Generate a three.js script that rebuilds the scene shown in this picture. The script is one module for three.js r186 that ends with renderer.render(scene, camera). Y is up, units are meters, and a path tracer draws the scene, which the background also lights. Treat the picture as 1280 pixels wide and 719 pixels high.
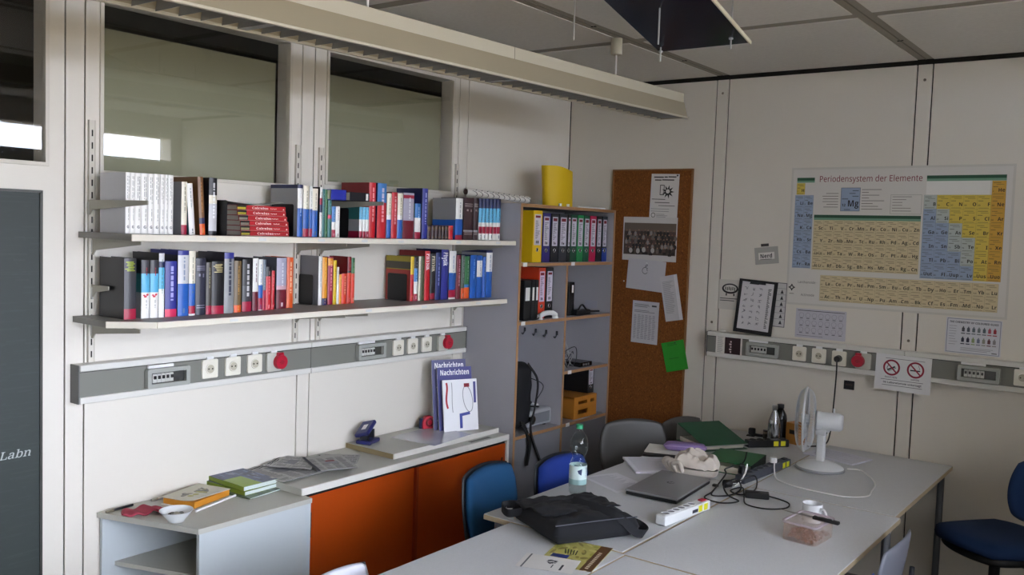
import * as THREE from 'three';
import { RoundedBoxGeometry } from 'three/addons/geometries/RoundedBoxGeometry.js';
import { mergeGeometries, mergeVertices, toCreasedNormals } from 'three/addons/utils/BufferGeometryUtils.js';
import { ImprovedNoise } from 'three/addons/math/ImprovedNoise.js';
import { RectAreaLightUniformsLib } from 'three/addons/lights/RectAreaLightUniformsLib.js';

// ------------------------------------------------------------------ camera, sky, light, exposure
const scene = new THREE.Scene();
const renderer = new THREE.WebGLRenderer({ antialias: true });
renderer.toneMapping = THREE.LinearToneMapping;
renderer.toneMappingExposure = 1.0;
renderer.shadowMap.enabled = true;
const camera = new THREE.PerspectiveCamera(2 * Math.atan(359.5 / 1132.1) * 180 / Math.PI, 1280 / 719, 0.05, 200);
camera.position.set(3.5965, 1.9548, 5.4157);
camera.up.set(-0.06592, 0.99736, -0.03046);
camera.lookAt(3.5965 - 0.59906, 1.9548 - 0.06397, 5.4157 - 0.79815);
scene.add(camera);
scene.background = new THREE.Color(0.79, 0.85, 1.0);          // bright hazy sky outside the window wall
scene.backgroundIntensity = 25;
RectAreaLightUniformsLib.init();
const ROOM_W = 4.75, ROOM_L = 7.2, CEIL = 2.97;
const winBays = [[2.46, 3.54], [3.66, 4.74], [4.86, 5.94]];   // openings of the window wall, right of the camera
for (const [a, b] of winBays) {                                // daylight entering each window, sloping down into the room
  const l = new THREE.RectAreaLight(new THREE.Color(0.86, 0.94, 1.0), 0.4, b - a, 1.3);
  l.position.set(ROOM_W - 0.02, 1.66, (a + b) / 2);
  l.lookAt(ROOM_W - 1.02, 1.66 - 1.5, (a + b) / 2);
  scene.add(l);
}

// ------------------------------------------------------------------ helpers
let seed = 20240611;
const rnd = () => { seed = (seed + 0x6D2B79F5) | 0; let t = Math.imul(seed ^ (seed >>> 15), 1 | seed); t = (t + Math.imul(t ^ (t >>> 7), 61 | t)) ^ t; return ((t ^ (t >>> 14)) >>> 0) / 4294967296; };
const rr = (a, b) => a + (b - a) * rnd();
const perlin = new ImprovedNoise();
const V = (x, y, z) => new THREE.Vector3(x, y, z);
const used = new Map();
function numbered(n) { const k = used.get(n) ?? 0; used.set(n, k + 1); return k ? n + '_' + String(k).padStart(3, '0') : n; }
function mat(color, o = {}) {
  const { phys, ...p } = o;
  return new (phys ? THREE.MeshPhysicalMaterial : THREE.MeshStandardMaterial)({ color, roughness: 0.6, metalness: 0, ...p });
}
function fin(g) { const q = g.index ? g.toNonIndexed() : g; for (const k of Object.keys(q.attributes)) if (!['position', 'normal', 'uv'].includes(k)) q.deleteAttribute(k); if (!q.attributes.uv) q.setAttribute('uv', new THREE.BufferAttribute(new Float32Array(q.attributes.position.count * 2), 2)); return q; }
function merge(list) { return list.length === 1 ? list[0] : mergeGeometries(list.map(fin)); }
function mesh(name, geo, m, parent) {
  const o = new THREE.Mesh(Array.isArray(geo) ? merge(geo) : geo, m); o.name = name; o.castShadow = o.receiveShadow = true; parent.add(o); return o;
}
function tag(o, label, category, group) { o.userData.label = label; o.userData.category = category; if (group) o.userData.group = group; return o; }
function thing(name, label, category, pos = [0, 0, 0], turn = 0, group) {
  const o = new THREE.Group(); o.name = numbered(name); o.position.set(...pos); o.rotation.y = turn; scene.add(o); return tag(o, label, category, group);
}
function struct(name, label, category) { const o = new THREE.Group(); o.name = numbered(name); o.userData.kind = 'structure'; if (label) tag(o, label, category); scene.add(o); return o; }
const bx = (x0, x1, y0, y1, z0, z1) => { const g = new THREE.BoxGeometry(Math.abs(x1 - x0), Math.abs(y1 - y0), Math.abs(z1 - z0)); g.translate((x0 + x1) / 2, (y0 + y1) / 2, (z0 + z1) / 2); return g; };
const rbx = (x0, x1, y0, y1, z0, z1, r = 0.004, s = 2) => { const g = new RoundedBoxGeometry(Math.abs(x1 - x0), Math.abs(y1 - y0), Math.abs(z1 - z0), s, r); g.translate((x0 + x1) / 2, (y0 + y1) / 2, (z0 + z1) / 2); return g; };
function cyl(r0, r1, h, x, y, z, seg = 20, ax = 'y') { const g = new THREE.CylinderGeometry(r1, r0, h, seg); if (ax === 'x') g.rotateZ(-Math.PI / 2); if (ax === 'z') g.rotateX(Math.PI / 2); g.translate(x, y, z); return g; }
const lathe = (pts, seg = 32) => new THREE.LatheGeometry(pts.map(([r, y]) => new THREE.Vector2(r, y)), seg);
function tube(pts, r, seg = 40, rad = 6, closed = false) { return new THREE.TubeGeometry(new THREE.CatmullRomCurve3(pts.map((p) => V(...p)), closed), seg, r, rad, closed); }
function ribbon(pts, w, t, seg = 40, up = [0, 1, 0], wide = null) {          // flat strap along a curve; wide = direction of its width
  const c = new THREE.CatmullRomCurve3(pts.map((p) => V(...p))); const pos = [], idx = [];
  for (let i = 0; i <= seg; i++) {
    const p = c.getPoint(i / seg), d = c.getTangent(i / seg);
    const s = wide ? V(...wide).addScaledVector(d, -V(...wide).dot(d)).normalize() : V(...up).cross(d).normalize(), n = d.clone().cross(s).normalize();
    for (const [a, b] of [[-1, -1], [1, -1], [1, 1], [-1, 1]]) { const q = p.clone().addScaledVector(s, a * w / 2).addScaledVector(n, b * t / 2); pos.push(q.x, q.y, q.z); }
    if (i) for (let k = 0; k < 4; k++) { const a = (i - 1) * 4 + k, b = (i - 1) * 4 + (k + 1) % 4; idx.push(a, b, a + 4, b, b + 4, a + 4); }
  }
  const e = seg * 4; idx.push(0, 2, 1, 0, 3, 2, e, e + 1, e + 2, e, e + 2, e + 3);
  const g = new THREE.BufferGeometry(); g.setAttribute('position', new THREE.Float32BufferAttribute(pos, 3)); g.setIndex(idx);
  return toCreasedNormals(g, 0.6);
}
// pillow-like solid in the xy plane, thickness along z; round 0 = square outline, 1 = disc; fn(p) may bend it
function pad(w, h, t, round = 0.4, fn = null, p = 6, n = 18) {
  const pos = [], idx = [], N = n + 1, uv = [];
  for (const side of [1, -1]) for (let j = 0; j <= n; j++) for (let i = 0; i <= n; i++) {
    const u = -1 + 2 * i / n, v = -1 + 2 * j / n, X = u * (1 - round) + round * u * Math.sqrt(1 - v * v / 2), Y = v * (1 - round) + round * v * Math.sqrt(1 - u * u / 2);
    const m = Math.max(Math.abs(u), Math.abs(v)), q = V(X * w / 2, Y * h / 2, side * t / 2 * Math.sqrt(Math.max(0, 1 - Math.pow(m, p))));
    if (fn) fn(q, u, v, side); pos.push(q.x, q.y, q.z); uv.push((u + 1) / 2, (v + 1) / 2);
  }
  for (let s = 0; s < 2; s++) for (let j = 0; j < n; j++) for (let i = 0; i < n; i++) {
    const a = s * N * N + j * N + i, b = a + 1, c = a + N, d = c + 1;
    s ? idx.push(a, c, b, b, c, d) : idx.push(a, b, c, b, d, c);
  }
  let g = new THREE.BufferGeometry(); g.setAttribute('position', new THREE.Float32BufferAttribute(pos, 3)); g.setAttribute('uv', new THREE.Float32BufferAttribute(uv, 2)); g.setIndex(idx);
  g.computeVertexNormals();
  // weld the rim normals
  const nn = g.attributes.normal, pp = g.attributes.position, map = new Map();
  for (let i = 0; i < pp.count; i++) { const k = [pp.getX(i), pp.getY(i), pp.getZ(i)].map((x) => x.toFixed(5)).join(); if (map.has(k)) { const j = map.get(k), a = V(nn.getX(i) + nn.getX(j), nn.getY(i) + nn.getY(j), nn.getZ(i) + nn.getZ(j)).normalize(); nn.setXYZ(i, a.x, a.y, a.z); nn.setXYZ(j, a.x, a.y, a.z); } else map.set(k, i); }
  return g;
}
function extr(pts, depth, bevel = 0) { const s = new THREE.Shape(pts.map(([x, y]) => new THREE.Vector2(x, y))); return new THREE.ExtrudeGeometry(s, { depth, bevelEnabled: bevel > 0, bevelSize: bevel, bevelThickness: bevel, bevelSegments: 2, curveSegments: 12 }); }
function rrShape(w, h, r) { const s = new THREE.Shape(), x = -w / 2, y = -h / 2; s.moveTo(x + r, y); s.lineTo(x + w - r, y); s.quadraticCurveTo(x + w, y, x + w, y + r); s.lineTo(x + w, y + h - r); s.quadraticCurveTo(x + w, y + h, x + w - r, y + h); s.lineTo(x + r, y + h); s.quadraticCurveTo(x, y + h, x, y + h - r); s.lineTo(x, y + r); s.quadraticCurveTo(x, y, x + r, y); return s; }
const rrExt = (w, h, r, d, bev = 0) => new THREE.ExtrudeGeometry(rrShape(w, h, r), { depth: d, bevelEnabled: bev > 0, bevelSize: bev, bevelThickness: bev, bevelSegments: 2, curveSegments: 6 });
function canvasTex(w, h, draw) { const c = document.createElement('canvas'); c.width = w; c.height = h; const g = c.getContext('2d'); draw(g, w, h); const t = new THREE.CanvasTexture(c); t.colorSpace = THREE.SRGBColorSpace; t.anisotropy = 8; return t; }
function speckle(base, amp, size = 256, grain = 1) {            // layered noise around a base colour
  return canvasTex(size, size, (g) => {
    const im = g.createImageData(size, size), c = new THREE.Color(base); const [r0, g0, b0] = [c.r, c.g, c.b].map((x) => (x <= 0.0031308 ? x * 12.92 : 1.055 * Math.pow(x, 1 / 2.4) - 0.055) * 255);
    for (let y = 0; y < size; y++) for (let x = 0; x < size; x++) {
      const a = x / size * Math.PI * 2, b = y / size * Math.PI * 2;
      const n = perlin.noise(Math.cos(a) * 3 * grain, Math.sin(a) * 3 * grain + Math.cos(b) * 3 * grain, Math.sin(b) * 3 * grain) * 0.6 + (rnd() - 0.5) * 0.8, k = (y * size + x) * 4;
      im.data[k] = r0 + n * amp; im.data[k + 1] = g0 + n * amp; im.data[k + 2] = b0 + n * amp; im.data[k + 3] = 255;
    }
    g.putImageData(im, 0, 0);
  });
}
function repeat(t, u, v) { t.wrapS = t.wrapT = THREE.RepeatWrapping; t.repeat.set(u, v); return t; }
// a flat printed sheet of paper: local x right, y up, face towards +z
function sheetGeo(w, h, t = 0.0008, curl = null, n = 10) {
  const g = new THREE.BoxGeometry(w, h, t, curl ? n : 1, curl ? n : 1, 1);
  if (curl) { const p = g.attributes.position; for (let i = 0; i < p.count; i++) p.setZ(i, p.getZ(i) + curl(p.getX(i) / w + 0.5, p.getY(i) / h + 0.5)); g.computeVertexNormals(); }
  return g;
}
// place an object so that its local x, y axes run along two given world directions from a corner
function frame(o, origin, xdir, ydir) { const x = V(...xdir).normalize(), y0 = V(...ydir), z = x.clone().cross(y0).normalize(), y = z.clone().cross(x); o.matrix.makeBasis(x, y, z).setPosition(...origin); o.matrix.decompose(o.position, o.quaternion, o.scale); return o; }

// ------------------------------------------------------------------ shared materials
const M = {
  wall: mat('#dbd5ca', { roughness: 0.55 }), wallTrim: mat('#cfc9bd', { roughness: 0.5 }), groove: mat('#17150f', { roughness: 0.9 }),
  ceil: mat('#ffffff', { roughness: 0.85, map: repeat(speckle('#dad6ce', 8), 3, 3) }), ceilStrip: mat('#958e80', { roughness: 0.7 }), ceilSlot: mat('#7a7468', { roughness: 0.8 }),
  floor: mat('#ffffff', { roughness: 0.45, map: repeat(speckle('#55524c', 18), 8, 8) }),
  glass: mat('#ffffff', { phys: true, roughness: 0.02, transmission: 1, thickness: 0, ior: 1.8 }),
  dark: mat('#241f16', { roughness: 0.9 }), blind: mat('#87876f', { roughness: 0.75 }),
  steel: mat('#b9b9b6', { roughness: 0.35, metalness: 0.8 }), chrome: mat('#dcdcdc', { roughness: 0.15, metalness: 1 }), darkSteel: mat('#3a3c40', { roughness: 0.4, metalness: 0.6 }),
  lampWhite: mat('#beb7a4', { roughness: 0.45 }), lampSide: mat('#9c927c', { roughness: 0.5 }), lampIn: mat('#9a9a98', { roughness: 0.35, metalness: 0.3 }),
  black: mat('#101012', { roughness: 0.55 }), blackGloss: mat('#0c0c0e', { roughness: 0.25 }), white: mat('#e8e8e6', { roughness: 0.45 }), paper: mat('#e6e4de', { roughness: 0.8 }), pages: mat('#d8d2c2', { roughness: 0.9 }),
  shelfTop: mat('#8f8c86', { roughness: 0.5 }), shelfEdge: mat('#ddd6c6', { roughness: 0.5 }), trunk: mat('#77776f', { roughness: 0.45 }), trunkEnd: mat('#5c5c5a', { roughness: 0.5 }), trunkStrip: mat('#d4d2cb', { roughness: 0.35 }),
  socket: mat('#e4dfd0', { roughness: 0.4 }), red: mat('#b01230', { roughness: 0.4 }), clear: mat('#d8dcd8', { phys: true, roughness: 0.08, transmission: 0.85, thickness: 0, ior: 1.45 }),
  deskTop: mat('#ffffff', { roughness: 0.42, map: repeat(speckle('#c3c4c6', 7, 256, 2), 3, 3) }), deskEdge: mat('#a8977a', { roughness: 0.6 }), deskLeg: mat('#6e7076', { roughness: 0.4, metalness: 0.5 }),
  cabTop: mat('#b4b3aa', { roughness: 0.4 }), cabPanel: mat('#bcc3c6', { roughness: 0.5 }), cabWhite: mat('#dfdcd4', { roughness: 0.45 }), orange: mat('#ab4208', { roughness: 0.4 }),
  unitGrey: mat('#aaa8ad', { roughness: 0.55 }), wood: mat('#a87f58', { roughness: 0.6 }),
};

// ------------------------------------------------------------------ room shell
{
  const fl = struct('floor'); mesh('floor_slab', bx(-1.4, ROOM_W + 0.3, -0.2, 0, -0.3, ROOM_L + 0.3), M.floor, fl);
  const cl = struct('ceiling'); mesh('ceiling_slab', bx(-1.4, ROOM_W + 0.3, CEIL + 0.03, CEIL + 0.2, -0.3, ROOM_L + 0.3), M.groove, cl);
  const xs = [[0.0, 1.106], [1.187, 2.3], [2.38, 3.5], [3.58, ROOM_W]], zs = [[0.0, 1.125], [1.205, 2.335], [2.415, 3.52], [3.6, 4.73], [4.81, 5.93], [6.01, ROOM_L]];
  for (const [a, b] of xs) for (const [c, d] of zs) mesh('ceiling_panel', bx(a + 0.003, b - 0.003, CEIL, CEIL + 0.03, c + 0.003, d - 0.003), M.ceil, cl);
  for (let i = 0; i < 3; i++) {                                  // long metal strips, each with two fine ribs and slots
    const a = xs[i][1], b = xs[i + 1][0], st = mesh('ceiling_strip', bx(a - 0.002, b + 0.002, CEIL + 0.003, CEIL + 0.03, 0, ROOM_L), M.ceilStrip, cl);
    mesh('rib', bx((a + b) / 2 - 0.003, (a + b) / 2 + 0.003, CEIL + 0.001, CEIL + 0.004, 0, ROOM_L), M.ceilSlot, st);
    for (const z of [0.55, 1.55, 2.75]) mesh('slot', bx((a + b) / 2 - 0.014, (a + b) / 2 + 0.014, CEIL + 0.0005, CEIL + 0.0035, z - 0.005, z + 0.005), M.groove, st);
  }
  for (let j = 0; j < 5; j++) for (const [a, b] of xs) mesh('cross_strip', bx(a, b, CEIL + 0.004, CEIL + 0.03, zs[j][1], zs[j + 1][0]), M.ceilStrip, cl);

  // back wall: panels and posts in front of a dark backing, so that the joints are real grooves
  const bw = struct('wall_back'); const TOP = 2.944;
  mesh('backing', bx(-0.3, ROOM_W + 0.3, 0, CEIL + 0.03, -0.2, -0.012), M.groove, bw);
  const bp = [[0.0, 1.106], [1.187, 2.3], [2.38, 3.5], [3.58, ROOM_W]];
  for (const [a, b] of bp) mesh('wall_panel', rbx(a + 0.004, b - 0.004, 0, TOP, -0.011, 0, 0.002, 1), M.wall, bw);
  for (let i = 0; i < 3; i++) { const p = mesh('wall_post', rbx(bp[i][1] + 0.003, bp[i + 1][0] - 0.003, 0, TOP, -0.011, 0.001, 0.002, 1), M.wall, bw); for (const y of [2.86, 1.405]) mesh('screw', cyl(0.008, 0.006, 0.004, (bp[i][1] + bp[i + 1][0]) / 2, y, 0.003, 12, 'z'), M.ceilSlot, p); }
  mesh('shadow_gap', bx(0, ROOM_W, TOP + 0.002, CEIL, -0.012, -0.008), M.groove, bw);

  // left wall with the high windows
  const lw = struct('wall_left'), X0 = -0.1;
  mesh('backing', [bx(X0, -0.013, 0, 2.1, 0, ROOM_L), bx(X0, -0.013, 2.9, CEIL + 0.03, 0, ROOM_L), bx(X0, -0.013, 2.1, 2.9, 0, 1.25), bx(X0, -0.013, 2.1, 2.9, 2.27, 2.48), bx(X0, -0.013, 2.1, 2.9, 3.47, 3.67), bx(X0, -0.013, 2.1, 2.9, 4.72, ROOM_L)], M.groove, lw);
  const lp = (z0, z1, y0, y1) => mesh('wall_panel', rbx(-0.012, 0, y0, y1, z0 + 0.003, z1 - 0.003, 0.002, 1), M.wall, lw);
  lp(0.0, 1.127, 0, CEIL);
  for (const [a, b] of [[1.127, 1.212], [2.337, 2.418], [3.522, 3.602], [4.79, 4.87]]) mesh('wall_post', rbx(-0.012, 0.001, 0, CEIL, a + 0.003, b - 0.003, 0.002, 1), M.wall, lw);
  const bays = [[1.212, 2.337, 1.274, 2.25, 2.165, 2.83], [2.418, 3.522, 2.495, 3.45, 2.135, 2.83], [3.602, 4.79, 3.678, 4.7, 2.15, 2.9]];
  for (const [a, b, oa, ob, y0, y1] of bays) {                  // each bay panel is one plate with an opening
    const s = new THREE.Shape([[a + 0.003, 0], [b - 0.003, 0], [b - 0.003, CEIL], [a + 0.003, CEIL]].map(([z, y]) => new THREE.Vector2(-z, y)));
    s.holes.push(new THREE.Path([[oa, y0], [oa, y1], [ob, y1], [ob, y0]].map(([z, y]) => new THREE.Vector2(-z, y))));
    const g = new THREE.ExtrudeGeometry(s, { depth: 0.012, bevelEnabled: false }); g.rotateY(Math.PI / 2); g.translate(-0.012, 0, 0);
    mesh('wall_panel', g, M.wall, lw);
  }
  lp(4.87, ROOM_L, 0, CEIL);
  bays.forEach(([a, b, oa, ob, y0, y1], i) => {
    const w = struct('window_' + (i + 1)), f = 0.012;
    mesh('window_frame', [rbx(-0.09, 0.009, y0 - f, y0 + 0.004, oa - f, ob + f, 0.002), rbx(-0.09, 0.009, y1 - 0.004, y1 + f, oa - f, ob + f, 0.002), rbx(-0.09, 0.009, y0, y1, oa - f, oa + 0.004, 0.002), rbx(-0.09, 0.009, y0, y1, ob - 0.004, ob + f, 0.002)], M.wallTrim, w);
    const pane = new THREE.PlaneGeometry(ob - oa, y1 - y0); pane.rotateY(Math.PI / 2); pane.translate(-0.008, (y0 + y1) / 2, (oa + ob) / 2);
    mesh('pane', pane, M.glass, w);
    if (i < 2) mesh('cover_board', bx(-0.06, -0.05, y0 + 0.004, y1 - 0.105, oa + 0.048, ob - 0.004), M.blind, w);
  });
  // unlit corridor behind the high windows
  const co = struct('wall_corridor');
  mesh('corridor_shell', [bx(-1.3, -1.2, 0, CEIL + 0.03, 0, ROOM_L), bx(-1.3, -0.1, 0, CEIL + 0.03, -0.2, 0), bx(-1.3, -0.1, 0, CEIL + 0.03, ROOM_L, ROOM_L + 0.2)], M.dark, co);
  const rw = struct('wall_rear'); mesh('wall_panel', bx(-0.1, ROOM_W + 0.3, 0, CEIL + 0.03, ROOM_L, ROOM_L + 0.2), M.wall, rw);

  // window wall on the right, outside the frame: parapet, big windows, transom bar, clerestory
  const ww = struct('wall_right'), W0 = ROOM_W, W1 = ROOM_W + 0.2;
  mesh('parapet', bx(W0, W1, 0, 0.95, 0, ROOM_L), M.wall, ww); mesh('transom_bar', bx(W0, W1, 2.36, 2.53, 0, ROOM_L), M.wallTrim, ww); mesh('lintel', bx(W0, W1, 2.75, CEIL + 0.03, 0, ROOM_L), M.wall, ww);
  let z = 0; for (const [a, b] of [...winBays, [ROOM_L, ROOM_L]]) { if (a > z) mesh('wall_pier', bx(W0, W1, 0.95, 2.36, z, a), M.wall, ww); z = b; }
  for (const c of [0.0, 1.14, 2.34, 3.54, 4.74, 5.94, 7.08]) mesh('clerestory_mullion', bx(W0, W1, 2.53, 2.75, c, c + 0.12), M.wallTrim, ww);
  mesh('window_sill', rbx(W0 - 0.18, W0, 0.93, 0.96, 2.4, 6, 0.005), M.wallTrim, ww);
  for (const c of [2.34, 3.54, 4.74, 5.94]) mesh('facade_fin', bx(W1, W1 + 0.72, 0.5, 3.0, c, c + 0.12), mat('#8c8a84', { roughness: 0.8 }), ww);
  const gr = struct('ground'); mesh('ground_slab', bx(ROOM_W + 0.4, 80, -4.2, -4, -60, 70), mat('#86765a', { roughness: 1 }), gr);
}

// ------------------------------------------------------------------ pendant lamp over the bookshelves
{
  const L = 4.2, t = thing('pendant_lamp', 'long off-white fluorescent louvre lamp hanging unlit above the bookshelves', 'lamp', [1.117, 2.631, 0.6]);
  t.rotation.x = 0.0165;                                       // runs along +z from its far end
  const side = (s) => extr([[0.09, 0.004], [0.066, 0.09], [0.063, 0.09], [0.085, 0.004]].map(([x, y]) => [s * x, y]), L);
  mesh('housing', rbx(-0.063, 0.063, 0.088, 0.143, 0, L, 0.004), M.lampWhite, t);
  for (const s of [1, -1]) { mesh('reflector', side(s), M.lampSide, t); mesh('rim', rbx(s > 0 ? 0.083 : -0.099, s > 0 ? 0.099 : -0.083, -0.004, 0.006, 0, L, 0.002), M.lampWhite, t); }
  mesh('end_plate', extr([[-0.088, 0.0], [0.088, 0.0], [0.065, 0.088], [-0.065, 0.088]], 0.003), M.lampSide, t);
  for (let k = 0; k < 53; k++) { const z = 0.05 + k * 0.078; mesh('louvre', extr([[-0.083, 0.0], [0.083, 0.0], [0.072, 0.04], [-0.072, 0.04]], 0.002).translate(0, 0, z), M.lampIn, t); }
  for (const z of [1.62, 2.92]) { mesh('joint_plate', extr([[-0.083, 0.0], [0.083, 0.0], [0.07, 0.048], [-0.07, 0.048]], 0.035).translate(0, 0, z), M.lampIn, t); mesh('joint_line', bx(0.0632, 0.0636, 0.09, 0.141, z + 0.012, z + 0.014), M.groove, t); }
  mesh('lamp_tube', cyl(0.013, 0.013, L - 0.1, 0, 0.064, L / 2, 12, 'z'), M.white, t);
  for (const z of [0.67, 2.45]) {
    const top = 0.339 + z * 0.0165; mesh('bracket', bx(-0.02, 0.02, 0.143, 0.151, z - 0.025, z + 0.025), M.black, t);
    mesh('suspension_rod', cyl(0.004, 0.004, top - 0.22, 0, (top - 0.08 + 0.15) / 2, z, 8), M.white, t);
    mesh('ceiling_rose', lathe([[0, top - 0.088], [0.026, top - 0.088], [0.03, top - 0.083], [0.03, top - 0.003], [0, top - 0.003]]).translate(0, 0, z), M.lampWhite, t);
  }
}
// dark glass sail under the ceiling with threaded rods
{
  const g = thing('hanging_panel', 'dark blue-grey glossy panel hung on thin rods below the ceiling', 'panel');
  frame(g, [1.672, 2.75, 1.84], [1, 0, 0], [0, 0.25, 1]);
  mesh('sheet', rbx(0, 0.412, 0, 0.72, -0.008, 0.0, 0.002), mat('#1d2531', { roughness: 0.18 }), g);
  mesh('edge_trim', rbx(0.412, 0.42, -0.004, 0.72, -0.01, 0.006, 0.002), mat('#c9c3a8', { roughness: 0.4 }), g);
  const rods = [[826, 1.700, 1.88, 2.70], [918, 2.03, 1.90, 2.72], [842, 1.86, 2.20, 2.70], [743, 1.50, 2.26, 2.74]];
  const labels = ['threaded rod poking through the far left corner of the dark hanging panel', 'threaded rod through the far right corner of the dark hanging panel', 'pale threaded rod hanging in the middle of the dark panel', 'thin grey rod hanging from the ceiling left of the dark panel'];
  rods.forEach(([, x, z, y], i) => {
    const t = thing('threaded_rod', labels[i], 'rod', [x, y, z], 0, 'threaded ceiling rods');
    mesh('rod', cyl(0.0035, 0.0035, CEIL - y, 0, (CEIL - y) / 2, 0, 8), M.steel, t); if (i < 2) mesh('nut', [cyl(0.009, 0.009, 0.007, 0, 0.042, 0, 6)], M.steel, t);
  });
}

// ------------------------------------------------------------------ chalkboard on the left
{
  const t = thing('chalkboard', 'tall dark slate chalkboard with chalk writing at the left edge of the picture', 'board', [0.002, 0.3, 3.705]);
  const tex = canvasTex(512, 1024, (g, w, h) => {
    g.fillStyle = '#2c3432'; g.fillRect(0, 0, w, h);
    for (let i = 0; i < 1400; i++) { g.fillStyle = `rgba(${150 + rnd() * 40 | 0},${160 + rnd() * 40 | 0},${155 + rnd() * 40 | 0},${rnd() * 0.035})`; g.fillRect(rnd() * w, rnd() * h, 4 + rnd() * 60, 1 + rnd() * 3); }
    g.strokeStyle = 'rgba(220,225,220,0.75)'; g.fillStyle = 'rgba(220,225,220,0.8)'; g.font = 'italic 25px serif'; g.save(); g.translate(432, 606); g.fillText('Labn', 0, 0); g.restore();
    g.beginPath(); g.moveTo(200, 560); g.lineTo(330, 545); g.stroke();
  });
  const L = 1.0, H = 1.737;
  const b = new THREE.PlaneGeometry(L, H); b.rotateY(Math.PI / 2); b.translate(0.0155, H / 2, L / 2);
  mesh('slate', [bx(0, 0.0150, 0, H, 0, L)], mat('#2c3432', { roughness: 0.6 }), t); mesh('writing_surface', b, mat('#ffffff', { map: tex, roughness: 0.55 }), t);
  mesh('board_frame', [bx(0, 0.022, H - 0.004, H + 0.006, -0.006, L), bx(0, 0.022, 0, H, -0.006, 0.004)], mat('#4a4a46', { roughness: 0.4, metalness: 0.4 }), t);
}

// ------------------------------------------------------------------ wall trunking with sockets
function socketOutlet(label, pos, turn, plugged) {
  const t = thing('wall_socket', label, 'socket', pos, turn, 'white sockets in the trunking');   // local: wall plane xy, face +z
  mesh('plate', rrExt(0.078, 0.082, 0.006, 0.008, 0.002), M.socket, t);
  mesh('label_clip', rbx(-0.018, 0.018, 0.043, 0.056, 0, 0.010, 0.002), M.white, t);
  const r = new THREE.TorusGeometry(0.021, 0.003, 8, 28); r.translate(0, 0, 0.010); mesh('socket_rim', r, M.socket, t);
  mesh('well', cyl(0.02, 0.02, 0.002, 0, 0, 0.0112, 24, 'z'), mat('#b8b19c', { roughness: 0.6 }), t);
  mesh('contact', [cyl(0.0035, 0.0035, 0.002, -0.0095, 0, 0.0125, 10, 'z'), cyl(0.0035, 0.0035, 0.002, 0.0095, 0, 0.0125, 10, 'z')], M.dark, t);
  return t;
}
function breakerBox(label, pos, turn, w = 0.2) {
  const t = thing('breaker_box', label, 'fuse box', pos, turn, 'fuse boxes in the trunking');
  mesh('label_strip', rbx(-w * 0.45, w * 0.15, 0.045, 0.058, 0, 0.012, 0.002), M.white, t);
  mesh('body', [rbx(-w / 2, w / 2, -0.038, 0.042, 0, 0.006, 0.002)], mat('#2e302e', { roughness: 0.5 }), t);
  const fr = rrShape(w, 0.08, 0.008); fr.holes.push(rrShape(w - 0.03, 0.05, 0.004)); const fg = new THREE.ExtrudeGeometry(fr, { depth: 0.024, bevelEnabled: true, bevelSize: 0.002, bevelThickness: 0.002, bevelSegments: 2 }); fg.translate(0, 0.002, 0.002);
  mesh('cover_frame', fg, mat('#a3a59e', { roughness: 0.2 }), t);
  for (let k = 0; k < 5; k++) { const x = -w * 0.36 + k * 0.02; const s = mesh('breaker', rbx(x, x + 0.018, -0.018, 0.02, 0.006, 0.016, 0.002), mat('#cfcfc8', { roughness: 0.5 }), t); mesh('toggle', bx(x + 0.004, x + 0.014, -0.002, 0.012, 0.016, 0.021), M.black, s); }
  const pn = new THREE.PlaneGeometry(w - 0.028, 0.052); pn.translate(0, 0.002, 0.0245); mesh('window', pn, M.glass, t);
  return t;
}
function redSocket(label, pos, turn) {
  const t = thing('covered_socket', label, 'socket', pos, turn, 'sockets with red covers');
  mesh('plate', rrExt(0.08, 0.085, 0.008, 0.012, 0.003), mat('#b9b9ae', { roughness: 0.4 }), t); mesh('label_clip', rbx(-0.018, 0.018, 0.043, 0.056, 0, 0.010, 0.002), M.white, t);
  const lid = mesh('lid', [cyl(0.036, 0.034, 0.02, 0.026, 0, 0.028, 28, 'z')], M.red, t); mesh('hinge_tab', rbx(0.01, 0.042, 0.028, 0.046, 0.01, 0.034, 0.004), M.red, lid);
  mesh('emblem', [bx(0.012, 0.04, -0.002, 0.002, 0.038, 0.0392), bx(0.017, 0.035, 0.006, 0.009, 0.038, 0.0392), bx(0.017, 0.035, -0.009, -0.006, 0.038, 0.0392)], mat('#7c0c20', { roughness: 0.5 }), lid);
  return t;
}
function trunking(name, label, len, joints, pos, turn) {        // local: runs along +x, face +z, wall at z = 0
  const t = thing(name, label, 'cable duct', pos, turn, 'grey cable ducts'); let a = 0;
  for (const b of [...joints, len]) {
    const s = mesh('duct_body', rbx(a + 0.001, b - 0.001, 0.026, 0.134, 0, 0.062, 0.002), M.trunk, t);
    mesh('top_strip', rbx(a + 0.001, b - 0.001, 0.132, 0.158, 0, 0.068, 0.004), M.trunkStrip, s); mesh('bottom_strip', rbx(a + 0.001, b - 0.001, 0, 0.028, 0, 0.068, 0.004), M.trunkStrip, s);
    mesh('shadow_line', bx(a + 0.001, b - 0.001, 0.128, 0.130, 0.0615, 0.0625), M.groove, s); a = b;
  }
  for (const x of [-0.006, len]) mesh('end_cap', rbx(x, x + 0.006, 0, 0.158, 0, 0.066, 0.002), M.trunkEnd, t);
}
const RY = Math.PI / 2;
trunking('cable_duct', 'grey wall duct with white strips below the bookshelves on the left wall', 2.414, [1.192], [0, 1.193, 3.573], RY);
const lx = 0.064;
breakerBox('fuse box left of the three sockets at the near end of the left wall duct', [lx, 1.264, 3.19], RY);
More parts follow.
